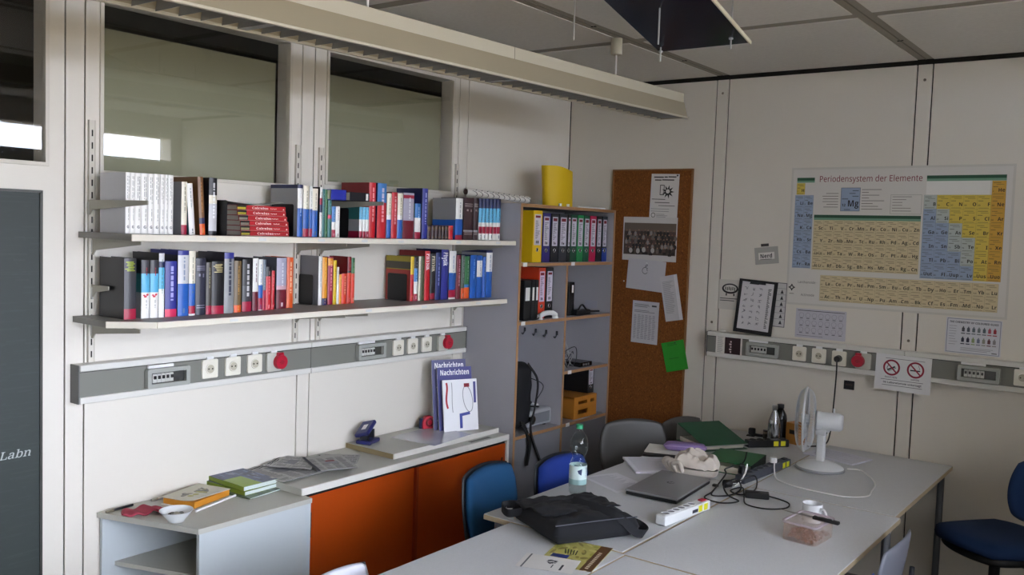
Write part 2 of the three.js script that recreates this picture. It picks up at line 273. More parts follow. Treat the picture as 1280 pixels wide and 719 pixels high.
[[2.975, 'first white socket from the left end of the left wall duct, nearest its fuse box'], [2.852, 'second white socket from the left end of the left wall duct'], [2.73, 'third white socket from the left, beside the left wall red cover']].forEach(([z, l]) => socketOutlet(l, [lx, 1.278, z], RY));
redSocket('red covered socket at the middle of the left wall duct, below the books', [lx, 1.275, 2.62], RY);
breakerBox('fuse box on the far half of the left wall duct', [lx, 1.27, 1.975], RY);
[[1.758, 'white socket next to the fuse box on the far half of the left wall duct'], [1.642, 'middle white socket on the far half of the left wall duct'], [1.524, 'white socket beside the red cover on the far half of the left wall duct']].forEach(([z, l]) => socketOutlet(l, [lx, 1.272, z], RY));
redSocket('red covered socket at the far end of the left wall duct above the magazines', [lx, 1.27, 1.385], RY);
trunking('cable_duct', 'grey wall duct with white strips on the back wall above the desks', 2.4, [1.19], [1.15, 1.193, 0], 0);
breakerBox('fuse box on the back wall duct below the black clipboard', [1.522, 1.268, 0.064], 0);
[[1.748, 'left white socket on the back wall duct'], [1.865, 'middle white socket on the back wall duct']].forEach(([x, l]) => socketOutlet(l, [x, 1.272, 0.064], 0));
socketOutlet('white socket with a black plug in it, on the back wall duct', [1.983, 1.27, 0.064], 0);
{ const t = redSocket('red covered socket right of the black plug on the back wall duct', [2.12, 1.27, 0.064], 0); t.children[2].position.x = -0.05; }
breakerBox('fuse box on the back wall duct right of the no smoking sign', [2.72, 1.268, 0.064], 0);
socketOutlet('white socket cut by the right picture edge on the back wall duct', [2.925, 1.275, 0.064], 0);
{
  const t = thing('duct_sticker', 'dark red and white sticker at the left end of the back wall duct', 'sticker', [1.298, 1.272, 0.0632]);
  const tx = canvasTex(256, 192, (g) => { g.fillStyle = '#d9d4cc'; g.fillRect(0, 0, 256, 192); g.fillStyle = '#2a1216'; g.fillRect(88, 0, 152, 192); g.fillStyle = '#8a8a86'; for (let i = 0; i < 14; i++) g.fillRect(14, 16 + i * 12, 40 + rnd() * 22, 4); g.save(); g.translate(150, 160); g.rotate(-Math.PI / 2); g.fillStyle = '#c9b4b4'; for (let q = 0; q < 5; q++) g.fillRect(q * 24, -10 - (q % 2) * 8, 15, 14 + (q % 2) * 8); g.restore(); });
  mesh('print', sheetGeo(0.175, 0.128, 0.0012), mat('#ffffff', { map: tx, roughness: 0.6 }), t);
}
{ const t = thing('wall_tag', 'small black square label on the back wall below the duct', 'label', [2.03, 1.112, 0.002]); mesh('tag_plate', rbx(-0.03, 0.03, -0.026, 0.026, 0, 0.006, 0.002), M.black, t); mesh('tag_print', bx(-0.02, 0.02, -0.003, 0.008, 0.006, 0.0066), mat('#3c2c2c'), t); }

// ------------------------------------------------------------------ wall shelving
{
  const railZ = [3.497, 2.443, 2.294, 1.229], names = ['slotted shelf rail at the left end of the bookshelves', 'slotted shelf rail left of the middle wall post', 'slotted shelf rail right of the middle wall post', 'slotted shelf rail at the right end of the bookshelves'];
  railZ.forEach((z, i) => {
    const t = thing('shelf_rail', names[i], 'rail', [0.001, 1.352, z], 0, 'slotted shelf rails'), H = 0.985;
    mesh('channel', [bx(0, 0.014, 0, H, -0.0135, -0.0105), bx(0, 0.014, 0, H, 0.0105, 0.0135), bx(0, 0.011, 0, H, -0.0105, 0.0105)], M.wallTrim, t);
    const sl = []; for (let y = 0.02; y < H - 0.03; y += 0.05) sl.push(bx(0.0105, 0.0114, y, y + 0.026, -0.003, 0.003)); mesh('slots', sl, M.groove, t).userData.kind = 'stuff';
  });
  const arm = (label, y, z, len = 0.36, h0 = 0.05) => {         // a tapering bracket arm; y is its top
    const t = thing('shelf_bracket', label, 'bracket', [0.014, y, z], 0, 'shelf brackets');
    mesh('arm', extr([[0, -h0 - 0.02], [0.012, -h0 - 0.02], [0.03, -h0], [len, -0.016], [len, 0], [0, 0]], 0.004).translate(0, 0, -0.002), mat('#a9a698', { roughness: 0.45, metalness: 0.2 }), t);
    mesh('hook_tab', bx(-0.004, 0.006, -0.06, -0.01, -0.0035, 0.0035), M.steel, t);
  };
  const U = 1.8867, D = 1.5456, th = 0.024;
  railZ.forEach((z, i) => { const w = ['left', 'second', 'third', 'right'][i]; arm(`bracket under the upper bookshelf on the ${w} rail`, U - th, z); arm(`bracket under the lower bookshelf on the ${w} rail`, D - th, z); });
  arm('free grey bracket sticking out in front of the white journals', 2.016, 3.512, 0.43, 0.04);
  arm('free grey bracket sticking out in front of the tall red tome', 2.066, 2.2945, 0.45, 0.04);
  arm('small free bracket between the two black book covers at the left end', 1.672, 3.4975, 0.13, 0.03);
  const up = thing('bookshelf', 'upper grey wall shelf full of books', 'shelf', [0, U - th, 0]);
  mesh('board', bx(0.002, 0.391, 0, th, 1.128, 3.548), M.shelfTop, up); mesh('front_edge', rbx(0.391, 0.3975, -0.0015, th + 0.0005, 1.128, 3.548, 0.002), M.shelfEdge, up);
  const lo = thing('bookshelf', 'lower grey wall shelf full of books, with a cut front corner', 'shelf', [0, D - th, 0]);
  const g = extr([[0.002, 1.18], [0.38, 1.18], [0.38, 3.43], [0.256, 3.57], [0.002, 3.57]], th); g.rotateX(Math.PI / 2); g.translate(0, th, 0);
  mesh('board', g, M.shelfTop, lo);
  mesh('front_edge', rbx(0.38, 0.3865, -0.0015, th + 0.0005, 1.18, 3.432, 0.002), M.shelfEdge, lo);
  const ce = mesh('corner_edge', rbx(-0.0005, 0.006, -0.0015, th + 0.0005, 0, Math.hypot(0.124, 0.14), 0.002), M.shelfEdge, lo); ce.position.set(0.38, 0, 3.43); ce.rotation.y = -Math.atan2(0.124, 0.14);
  const stick = mat('#cfd0cc', { roughness: 0.7 });
  for (const z of [3.2, 2.95, 2.62, 2.35, 2.1, 1.65, 1.3]) mesh('edge_label', bx(0.3976, 0.3982, 0.006, 0.018, z - 0.02, z + 0.02), stick, up);
  for (const z of [3.08, 2.3, 1.9, 1.45]) mesh('edge_label', bx(0.3866, 0.3872, 0.006, 0.018, z - 0.02, z + 0.02), stick, lo);
}
// ------------------------------------------------------------------ books
// shelf, z, thickness, height, x of the spine, cover depth, spine print bands, cover bands, label, lettering colour, lean, kind of lettering
const BOOKS = [
  ["u",3.49,0.02,0.238,0.27,0.19,[[1,"#e9e7e2"]],[[1,"#c9c9cd"]],"leftmost white journal in the matching white row","#55555a",0,"J"],
  ["u",3.4695,0.019,0.238,0.27,0.19,[[1,"#e9e7e2"]],[[1,"#c9c9cd"]],"second white journal from the left end of the white row","#55555a",0,"J"],
  ["u",3.446,0.026,0.238,0.27,0.19,[[1,"#e9e7e2"]],[[1,"#c9c9cd"]],"third white journal from the left end of the white row","#55555a",0,"J"],
  ["u",3.4185,0.027,0.239,0.27,0.19,[[1,"#e9e7e2"]],[[1,"#c9c9cd"]],"fourth white journal from the left in the white row","#55555a",0,"J"],
  ["u",3.392,0.024,0.239,0.27,0.19,[[1,"#e9e7e2"]],[[1,"#c9c9cd"]],"middle white journal of the nine in the white row","#55555a",0,"J"],
  ["u",3.366,0.026,0.24,0.27,0.19,[[1,"#e9e7e2"]],[[1,"#c9c9cd"]],"sixth white journal from the left in the white row","#55555a",0,"J"],
  ["u",3.3425,0.019,0.24,0.27,0.19,[[1,"#e9e7e2"]],[[1,"#c9c9cd"]],"third white journal from the right end of the white row","#55555a",0,"J"],
  ["u",3.324,0.016,0.24,0.27,0.19,[[1,"#e9e7e2"]],[[1,"#c9c9cd"]],"second white journal from the right end of the white row","#55555a",0,"J"],
  ["u",3.3045,0.021,0.24,0.27,0.19,[[1,"#e9e7e2"]],[[1,"#c9c9cd"]],"rightmost white journal, beside the cream book with a crimson foot","#55555a",0,"J"],
  ["u",3.243,0.026,0.217,0.27,0.16,[[0.19,"#a3183a"],[1,"#e6dfcb"]],[[1,"#9a9a9c"]],"cream book with a crimson foot, next to the white journals","#555544",0,""],
  ["u",3.204,0.028,0.213,0.27,0.16,[[1,"#e9e7e2"]],[[1,"#2f6f70"]],"thin leaning white book with a teal cover","#667777",0.075,""],
  ["u",3.155,0.026,0.243,0.27,0.2,[[0.2,"#e05a1e"],[0.3,"#1b2150"],[1,"#7a5330"]],[[1,"#7a5330"]],"tall leaning brown book with a blue band","#d9a060",0.06,""],
  ["u",3.1055,0.039,0.242,0.27,0.18,[[0.08,"#15151a"],[0.55,"#c9c9cd"],[0.7,"#e6dfcb"],[1,"#15151a"]],[[1,"#15151a"]],"tall black and grey book with large white lettering, beside a dark bookend","#ffffff",0,"B"],
  ["u",2.6385,0.031,0.241,0.27,0.2,[[0.55,"#1f5bb0"],[0.93,"#e9e7e2"],[1,"#1b2150"]],[[0.93,"#9a9a9c"],[1,"#1b2150"]],"tall white over blue book with a navy top, right of the red stack","#ffffff",0,""],
  ["u",2.6015,0.035,0.238,0.27,0.17,[[0.17,"#a3183a"],[0.55,"#1f5bb0"],[1,"#e6dfcb"]],[[1,"#c9c9cd"]],"thick cream, blue and crimson book, upper shelf","#777766",0,""],
  ["u",2.5745,0.017,0.238,0.27,0.17,[[0.17,"#a3183a"],[0.55,"#1f5bb0"],[1,"#e9e7e2"]],[[1,"#c9c9cd"]],"narrow white, blue and crimson book, upper shelf","#777766",0,""],
  ["u",2.548,0.032,0.228,0.27,0.17,[[0.55,"#1f5bb0"],[1,"#e6dfcb"]],[[1,"#3a3a40"]],"cream over blue book left of the dark green thin books","#777766",0,""],
  ["u",2.5145,0.015,0.237,0.27,0.16,[[0.5,"#e9e7e2"],[0.65,"#1b2150"],[0.78,"#a3183a"],[1,"#e9e7e2"]],[[1,"#15151a"]],"thin white book with navy and red bands, upper shelf","#444444",0,""],
  ["u",2.4975,0.015,0.229,0.27,0.16,[[1,"#2f6f70"]],[[1,"#2f6f70"]],"thin teal book with a pale edge, upper shelf","#bbddcc",0,""],
  ["u",2.4805,0.017,0.228,0.27,0.16,[[1,"#2e6b3c"]],[[1,"#2e6b3c"]],"thin dark green book beside the thin teal book","#aaccaa",0,""],
  ["u",2.458,0.022,0.18,0.27,0.16,[[0.5,"#2f6f70"],[0.6,"#d9305c"],[1,"#2f6f70"]],[[1,"#2f6f70"]],"short teal book with a magenta patch","#bbddcc",0,""],
  ["u",2.432,0.024,0.149,0.27,0.16,[[0.25,"#a3183a"],[0.5,"#e9e7e2"],[1,"#3c7cc0"]],[[1,"#c9c9cd"]],"short light blue, white and crimson book below the free bracket","#ffffff",0,""],
  ["u",2.406,0.026,0.15,0.27,0.16,[[1,"#e9e7e2"]],[[1,"#c9c9cd"]],"short white book beside the black bookend under the bracket","#886666",0,""],
  ["u",2.2535,0.021,0.154,0.27,0.15,[[0.22,"#a3183a"],[0.6,"#e9e7e2"],[1,"#5fb4dc"]],[[0.22,"#a3183a"],[0.6,"#9a9a9c"],[1,"#2f6f70"]],"first of three short cyan, white and crimson books","#ffffff",0,""],
  ["u",2.231,0.02,0.154,0.27,0.15,[[0.22,"#a3183a"],[0.6,"#e9e7e2"],[1,"#5fb4dc"]],[[0.6,"#e9e7e2"],[1,"#5fb4dc"]],"middle one of three short cyan, white and crimson books","#ffffff",0,""],
  ["u",2.209,0.02,0.154,0.27,0.15,[[0.22,"#a3183a"],[0.6,"#e9e7e2"],[1,"#5fb4dc"]],[[0.6,"#e9e7e2"],[1,"#5fb4dc"]],"last of three short cyan, white and crimson books, touching the red tome","#ffffff",0,""],
  ["u",2.1752,0.0464,0.279,0.27,0.21,[[1,"#c51f2b"]],[[1,"#7c1018"]],"tall red tome with white lettering, upper shelf","#ffd0d0",0,"B"],
  ["u",2.108,0.064,0.28,0.27,0.2,[[0.65,"#c51f2b"],[1,"#3c7cc0"]],[[1,"#1b2150"]],"tall red tome with a blue top, upper shelf","#ffe0e0",0,"B"],
  ["u",2.056,0.032,0.232,0.27,0.17,[[0.42,"#1f5bb0"],[0.52,"#e9e7e2"],[1,"#e6dfcb"]],[[1,"#9a9a9c"]],"cream and blue book left of the slim red book","#666655",0,""],
  ["u",2.016,0.042,0.239,0.27,0.17,[[1,"#c51f2b"]],[[1,"#7c1018"]],"slim red book between two cream and blue books","#ffdddd",0,"B"],
  ["u",1.974,0.038,0.235,0.27,0.17,[[0.42,"#1f5bb0"],[0.52,"#e9e7e2"],[1,"#e6dfcb"]],[[1,"#9a9a9c"]],"cream and blue book right of the slim red book","#666655",0,""],
  ["u",1.9095,0.081,0.241,0.27,0.17,[[0.4,"#6c1226"],[0.88,"#a9a6b8"],[0.95,"#a3183a"],[1,"#a9a6b8"]],[[1,"#9a9a9c"]],"thick grey and maroon book with a red square","#eeeeee",0,""],
  ["u",1.8375,0.045,0.188,0.27,0.16,[[0.2,"#a3183a"],[0.6,"#e9e7e2"],[1,"#3c7cc0"]],[[0.6,"#a9a6b8"],[1,"#2f6f70"]],"short pale blue, white and crimson book beside the tall navy book","#ffffff",0,""],
  ["u",1.784,0.044,0.272,0.271,0.2,[[1,"#2e3288"]],[[1,"#1b2150"]],"tall navy book left of the small dark volumes","#d0d4ff",0,"B"],
  ["u",1.745,0.032,0.072,0.272,0.11,[[1,"#3a2226"]],[[1,"#3a2226"]],"leftmost small dark volume with a gold ornament","#b89a50",0,"O"],
  ["u",1.7152,0.0264,0.073,0.274,0.11,[[1,"#3a2226"]],[[1,"#3a2226"]],"second small dark volume from the left","#b89a50",0,"O"],
  ["u",1.6885,0.025,0.074,0.275,0.11,[[1,"#3a2226"]],[[1,"#3a2226"]],"third small dark volume from the left","#b89a50",0,"O"],
  ["u",1.662,0.026,0.074,0.277,0.11,[[1,"#3a2226"]],[[1,"#3a2226"]],"middle small dark brown volume","#b89a50",0,"O"],
  ["u",1.6357,0.0254,0.075,0.278,0.11,[[1,"#3a2226"]],[[1,"#3a2226"]],"fifth small dark volume from the left","#b89a50",0,"O"],
  ["u",1.6097,0.0254,0.076,0.279,0.11,[[1,"#3a2226"]],[[1,"#3a2226"]],"sixth small dark volume, beside the small red one","#b89a50",0,"O"],
  ["u",1.5777,0.0374,0.077,0.281,0.11,[[1,"#c51f2b"]],[[1,"#c51f2b"]],"small red volume ending the row of small dark volumes","#b89a50",0,"O"],
  ["u",1.5125,0.061,0.232,0.284,0.18,[[0.12,"#a3183a"],[0.5,"#1f5bb0"],[1,"#e9e7e2"]],[[0.48,"#1f5bb0"],[1,"#9a9a9c"]],"white, blue and crimson book left of the two dark brown volumes","#888888",0,""],
  ["u",1.4355,0.085,0.238,0.288,0.18,[[0.2,"#3a2226"],[0.24,"#9a9a9c"],[0.6,"#3a2226"],[1,"#3a2226"]],[[1,"#3a2226"]],"thicker of two dark brown volumes with silver lettering","#d0c8c0",0,"O"],
  ["u",1.3712,0.0424,0.24,0.291,0.18,[[0.2,"#3a2226"],[0.24,"#9a9a9c"],[1,"#3a2226"]],[[1,"#3a2226"]],"thinner of two dark brown volumes, beside the striped set","#d0c8c0",0,"O"],
  ["u",1.332,0.032,0.239,0.293,0.17,[[0.17,"#e9e7e2"],[0.33,"#a3183a"],[0.43,"#e9e7e2"],[0.77,"#5fb4dc"],[1,"#1b2150"]],[[0.43,"#e9e7e2"],[0.77,"#5fb4dc"],[1,"#1b2150"]],"first volume, counted from the left, of the striped navy, cyan and red set","#334466",0,""],
  ["u",1.3002,0.0304,0.24,0.294,0.17,[[0.17,"#e9e7e2"],[0.33,"#a3183a"],[0.43,"#e9e7e2"],[0.77,"#5fb4dc"],[1,"#1b2150"]],[[0.43,"#e9e7e2"],[0.77,"#5fb4dc"],[1,"#1b2150"]],"second volume, counted from the left, of the striped navy, cyan and red set","#334466",0,""],
  ["u",1.2687,0.0314,0.241,0.296,0.17,[[0.17,"#e9e7e2"],[0.33,"#a3183a"],[0.43,"#e9e7e2"],[0.77,"#5fb4dc"],[1,"#1b2150"]],[[0.43,"#e9e7e2"],[0.77,"#5fb4dc"],[1,"#1b2150"]],"third volume, counted from the left, of the striped navy, cyan and red set","#334466",0,""],
  ["u",1.2367,0.0314,0.242,0.297,0.17,[[0.17,"#e9e7e2"],[0.33,"#a3183a"],[0.43,"#e9e7e2"],[0.77,"#5fb4dc"],[1,"#1b2150"]],[[0.43,"#e9e7e2"],[0.77,"#5fb4dc"],[1,"#1b2150"]],"fourth volume, counted from the left, of the striped navy, cyan and red set","#334466",0,""],
  ["u",1.2042,0.0324,0.243,0.299,0.17,[[0.17,"#e9e7e2"],[0.33,"#a3183a"],[0.43,"#e9e7e2"],[0.77,"#5fb4dc"],[1,"#1b2150"]],[[0.43,"#e9e7e2"],[0.77,"#5fb4dc"],[1,"#1b2150"]],"fifth volume, counted from the left, of the striped navy, cyan and red set","#334466",0,""],
  ["u",1.1712,0.0324,0.245,0.3,0.17,[[0.17,"#e9e7e2"],[0.33,"#a3183a"],[0.43,"#e9e7e2"],[0.77,"#5fb4dc"],[1,"#1b2150"]],[[0.43,"#e9e7e2"],[0.77,"#5fb4dc"],[1,"#1b2150"]],"last volume, counted from the left, of the striped navy, cyan and red set","#334466",0,""],
  ["l",3.4595,0.051,0.243,0.241,0.19,[[0.18,"#a3183a"],[1,"#3a3a40"]],[[1,"#15151a"]],"thick black book with yellow green title at the left end, lower shelf","#b8cc30",0,"T"],
  ["l",3.394,0.036,0.236,0.241,0.19,[[0.45,"#e9e7e2"],[0.77,"#5fb4dc"],[1,"#3a3a40"]],[[0.45,"#9a9a9c"],[0.77,"#2f6f70"],[1,"#15151a"]],"left one of two cyan and white chemistry books with a red emblem","#cc3344",0,"E"],
  ["l",3.356,0.036,0.235,0.242,0.19,[[0.45,"#e9e7e2"],[0.77,"#5fb4dc"],[1,"#3a3a40"]],[[0.45,"#e9e7e2"],[0.77,"#5fb4dc"],[1,"#15151a"]],"right one of two cyan and white chemistry books with a red emblem","#cc3344",0,"E"],
  ["l",3.3245,0.025,0.263,0.242,0.2,[[0.45,"#e9e7e2"],[0.78,"#5fb4dc"],[0.87,"#1b2150"],[1,"#c9c9cd"]],[[0.87,"#1b2150"],[1,"#15151a"]],"tall white, cyan and navy book with a small green mark","#557755",0,""],
  ["l",3.2805,0.053,0.23,0.242,0.18,[[0.15,"#d9305c"],[1,"#2e3288"]],[[1,"#2e3288"]],"indigo book with a pink foot, lower shelf","#d8d8ff",0,"B"],
  ["l",3.225,0.05,0.274,0.243,0.21,[[0.5,"#1f5bb0"],[0.93,"#c9c9cd"],[1,"#2e3288"]],[[0.93,"#3a3a40"],[1,"#2e3288"]],"very tall blue and pale grey book, lower shelf","#667799",0,""],
  ["l",3.1835,0.031,0.273,0.243,0.2,[[0.04,"#e9e7e2"],[0.16,"#a3183a"],[0.5,"#1f5bb0"],[1,"#e6dfcb"]],[[1,"#15151a"]],"cream, blue and crimson book left of the slate book","#777766",0,""],
  ["l",3.142,0.048,0.242,0.244,0.18,[[1,"#2b2c3c"]],[[1,"#15151a"]],"slate book with silver lines, lower shelf","#a0a0b0",0,"O"],
  ["l",3.103,0.028,0.224,0.244,0.17,[[0.18,"#a3183a"],[1,"#4a4640"]],[[1,"#15151a"]],"narrow brown grey book with a crimson foot","#c8c090",0,""],
  ["l",3.0575,0.061,0.228,0.245,0.18,[[0.17,"#a3183a"],[1,"#15151a"]],[[1,"#15151a"]],"thick black book with gold title and crimson foot","#d8c890",0,"T"],
  ["l",2.9975,0.049,0.265,0.239,0.2,[[0.9,"#8e8f90"],[1,"#2e3288"]],[[1,"#221c2c"]],"tall silver book with a violet top, lower shelf","#20243c",0,"B"],
  ["l",2.945,0.038,0.229,0.23,0.17,[[0.15,"#e05a1e"],[1,"#6e5a3c"]],[[1,"#4a3a28"]],"brown book with a small orange mark, lower shelf","#d8a860",0,""],
  ["l",2.89,0.05,0.234,0.222,0.17,[[0.2,"#a3183a"],[0.5,"#3a3a40"],[1,"#15151a"]],[[1,"#15151a"]],"black book with white title and crimson foot, right of the brown book","#ffffff",0,"B"],
  ["l",2.841,0.03,0.239,0.216,0.17,[[0.37,"#6c1226"],[1,"#e9e7e2"]],[[1,"#3a3a40"]],"white over maroon book, lower shelf","#553344",0,""],
  ["l",2.8105,0.023,0.234,0.212,0.17,[[0.03,"#e9e7e2"],[0.25,"#a3183a"],[0.5,"#1f5bb0"],[1,"#e9e7e2"]],[[1,"#3a3a40"]],"narrow white, blue and crimson book, lower shelf","#556699",0,""],
  ["l",2.7875,0.017,0.232,0.209,0.17,[[0.4,"#a3183a"],[1,"#6a7480"]],[[1,"#3a3a40"]],"narrow grey blue book with a crimson lower half","#ccccdd",0,""],
  ["l",2.7595,0.031,0.199,0.205,0.15,[[0.78,"#c51f2b"],[1,"#15151a"]],[[0.78,"#c51f2b"],[1,"#15151a"]],"red book with a black top, lower shelf","#ffcccc",0,""],
  ["l",2.7315,0.017,0.181,0.201,0.15,[[1,"#c51f2b"]],[[1,"#7c1018"]],"slim red book left of the grey and maroon book","#ffcccc",0,""],
  ["l",2.6735,0.057,0.239,0.191,0.183,[[0.38,"#6c1226"],[0.46,"#c9a0a8"],[1,"#a9a6b8"]],[[1,"#4a4c58"]],"thick lavender grey and maroon book, lower shelf","#eeeeee",0,""],
  ["l",2.6155,0.037,0.24,0.181,0.17,[[1,"#e05a1e"]],[[1,"#e05a1e"]],"orange book at the right end of the first lower row","#ffe0c0",0,"B"],
  ["l",2.4035,0.023,0.244,0.15,0.142,[[1,"#e9e7e2"]],[[1,"#77777c"]],"white spined book with a grey cover, against the black bookend","#999999",0,""],
  ["l",2.3735,0.031,0.238,0.15,0.142,[[0.15,"#1b2150"],[1,"#e89a28"]],[[1,"#e89a28"]],"amber book with a navy foot, lower shelf","#f8e0a0",0,""],
  ["l",2.336,0.034,0.24,0.15,0.142,[[0.82,"#a3183a"],[0.97,"#e89a28"],[1,"#a3183a"]],[[1,"#7c1018"]],"crimson book with an orange patch, next to the amber book","#ffc0c0",0,"B"],
  ["l",2.308,0.02,0.223,0.15,0.142,[[1,"#e8c41e"]],[[1,"#e8c41e"]],"slim yellow book on the lower shelf","#c06020",0,""],
  ["l",2.2885,0.015,0.189,0.15,0.142,[[1,"#e9e7e2"]],[[1,"#3a3a40"]],"slim short white book right of the yellow book","#886644",0,""],
  ["l",2.2715,0.017,0.152,0.15,0.142,[[1,"#e89a28"]],[[1,"#e05a1e"]],"slim short orange book, left of the vermilion book","#ffeecc",0,""],
  ["l",2.2425,0.037,0.156,0.15,0.142,[[1,"#d83a20"]],[[1,"#7c1018"]],"short vermilion book on the lower shelf","#ffd0b0",0,"B"],
  ["l",2.2107,0.0254,0.241,0.15,0.142,[[0.66,"#d83a20"],[0.7,"#15151a"],[1,"#7c1018"]],[[1,"#7c1018"]],"tall dark red and vermilion book","#ff9090",0,""],
  ["l",2.185,0.022,0.235,0.15,0.142,[[0.66,"#d83a20"],[1,"#2e6b3c"]],[[1,"#2e6b3c"]],"slim green and vermilion book ending the middle lower row","#ffd0b0",0,""],
  ["l",1.809,0.026,0.243,0.212,0.19,[[0.6,"#c51f2b"],[1,"#e8c41e"]],[[0.55,"#b04038"],[0.7,"#b04038"],[0.72,"#a49328"],[0.88,"#4a4436"],[1,"#a49328"]],"olive yellow covered book against the right bookend","#f0d090",0,""],
  ["l",1.7802,0.0304,0.239,0.214,0.17,[[0.17,"#a3183a"],[0.45,"#e9e7e2"],[0.75,"#3c7cc0"],[1,"#15151a"]],[[1,"#15151a"]],"black, blue, white and crimson book, right lower row","#ffffff",0,""],
  ["l",1.7557,0.0174,0.244,0.216,0.17,[[1,"#e6dfcb"]],[[1,"#4d5030"]],"thin cream book beside the dark olive book","#887744",0,""],
  ["l",1.7322,0.0284,0.245,0.218,0.17,[[1,"#4d5030"]],[[1,"#4d5030"]],"dark olive book left of the red physics book","#888860",0,""],
  ["l",1.6962,0.0424,0.274,0.221,0.2,[[1,"#c51f2b"]],[[1,"#7c1018"]],"red physics book with white title","#ffffff",0,"P"],
  ["l",1.6547,0.0394,0.26,0.225,0.19,[[0.03,"#15151a"],[0.16,"#a3183a"],[1,"#15151a"]],[[1,"#15151a"]],"black physics book with cream title","#e8e0c0",0,"P"],
  ["l",1.6142,0.0404,0.265,0.228,0.18,[[1,"#23306e"]],[[1,"#15151a"]],"dark blue book left of the big navy physics book","#b0b8e8",0,"B"],
  ["l",1.5627,0.0614,0.282,0.232,0.2,[[1,"#2e3288"]],[[1,"#1b2150"]],"big navy physics book with a white title near the top","#ffffff",0,"Q"],
  ["l",1.5017,0.0594,0.275,0.237,0.17,[[0.05,"#e9e7e2"],[0.2,"#a3183a"],[0.55,"#1f5bb0"],[1,"#e9e7e2"]],[[1,"#3a3a40"]],"white, blue and crimson book beside the navy physics book","#7788aa",0,""],
  ["l",1.452,0.038,0.252,0.241,0.16,[[1,"#6c1226"]],[[1,"#6c1226"]],"maroon book with white lettering, right lower row","#e8c8d0",0,"B"],
  ["l",1.4182,0.0284,0.25,0.244,0.16,[[0.25,"#e05a1e"],[1,"#55685c"]],[[1,"#2e6b3c"]],"grey green book with an orange foot","#c8d0c8",0,""],
  ["l",1.3817,0.0434,0.245,0.246,0.16,[[0.27,"#e05a1e"],[0.34,"#3c7cc0"],[1,"#2e6b3c"]],[[1,"#2e6b3c"]],"green book with an orange foot and a blue line","#c8d0c8",0,""],
  ["l",1.3312,0.0564,0.252,0.25,0.17,[[1,"#1f5bb0"]],[[1,"#1b2150"]],"plain blue book right of the green book","#a8c0f0",0,""],
  ["l",1.2782,0.0484,0.25,0.254,0.17,[[0.5,"#1f5bb0"],[0.88,"#e9e7e2"],[1,"#1f5bb0"]],[[1,"#1f5bb0"]],"blue book with a white label","#8090b0",0,""],
  ["l",1.2387,0.0294,0.243,0.257,0.16,[[1,"#3a66b8"]],[[1,"#1f5bb0"]],"slim blue book left of the last book","#c0d0f0",0,""],
  ["l",1.1947,0.0574,0.28,0.26,0.2,[[0.55,"#1f5bb0"],[0.95,"#e9e7e2"],[1,"#1b2150"]],[[0.95,"#9a9a9c"],[1,"#1b2150"]],"tall blue and white book at the right end of the lower shelf","#667799",0,""]
];
const CW = 40, CH = 256, PER = 51;
const atlas = canvasTex(2048, 512, (g) => {
  g.fillStyle = '#888'; g.fillRect(0, 0, 2048, 512);
  BOOKS.forEach((b, i) => {
    const x = (i % PER) * CW, y = Math.floor(i / PER) * CH, [, , th, , , , bands, side, , ink, , kind] = b;
    const paint = (x0, w, list) => { let f0 = 0; for (const [f, c] of list) { g.fillStyle = c; g.fillRect(x0, y + CH * (1 - f), w, CH * (f - f0) + 1); f0 = f; } };
    paint(x, 26, bands); paint(x + 26, 14, side);
    g.save(); g.translate(x + 13, y + 10); g.rotate(Math.PI / 2); g.fillStyle = ink; g.textBaseline = 'middle'; g.textAlign = 'left';
    const word = (t, px, w, f = 'sans-serif', st = 'bold ') => { g.font = st + px + 'px ' + f; g.fillText(t, 4, 0, w); };
    const lines = (a, z, off, h) => { let q = a; while (q < z) { const l = 6 + rnd() * 20; g.globalAlpha = 0.75; g.fillRect(q, off, Math.min(l, z - q), h); q += l + 3 + rnd() * 4; } g.globalAlpha = 1; };
    if (kind === 'P') word('PHYSIK', 22, 190, 'serif'); else if (kind === 'Q') word('Physik', 22, 100);
    else if (kind === 'J') { lines(6, 118, -4, 2); lines(6, 100, 2, 2); lines(140, 190, -3, 2); g.fillStyle = '#3a3a40'; g.font = 'bold 16px sans-serif'; g.save(); g.translate(216, 0); g.rotate(-Math.PI / 2); g.fillText('G', -6, 0); g.restore(); }
    else if (kind === 'E') { lines(24, 60, -3, 3); g.fillStyle = ink; g.beginPath(); g.arc(142, -4, 4, 0, 7); g.arc(150, 2, 4, 0, 7); g.arc(144, 5, 3, 0, 7); g.fill(); g.fillStyle = '#777'; lines(165, 200, -2, 2); }
    else if (kind === 'O') { for (const q of [26, 34, 42, 200, 210]) g.fillRect(q, -10, 2.5, 20); lines(60, 76, -7, 4); lines(60, 72, 2, 4); }
    else if (kind === 'T') { for (let q = 6; q < 44; q += 7) { g.fillRect(q, -9 + rnd() * 4, 3.5, 12 + rnd() * 5); } }
    else if (kind === 'B') { lines(14, 170, -4, 6); } else { lines(16, 100 + rnd() * 60, -2.5, 3); if (rnd() < 0.5) lines(214, 236, -3, 5); }
    g.restore();
  });
});
const bookMat = mat('#ffffff', { map: atlas, roughness: 0.38 });
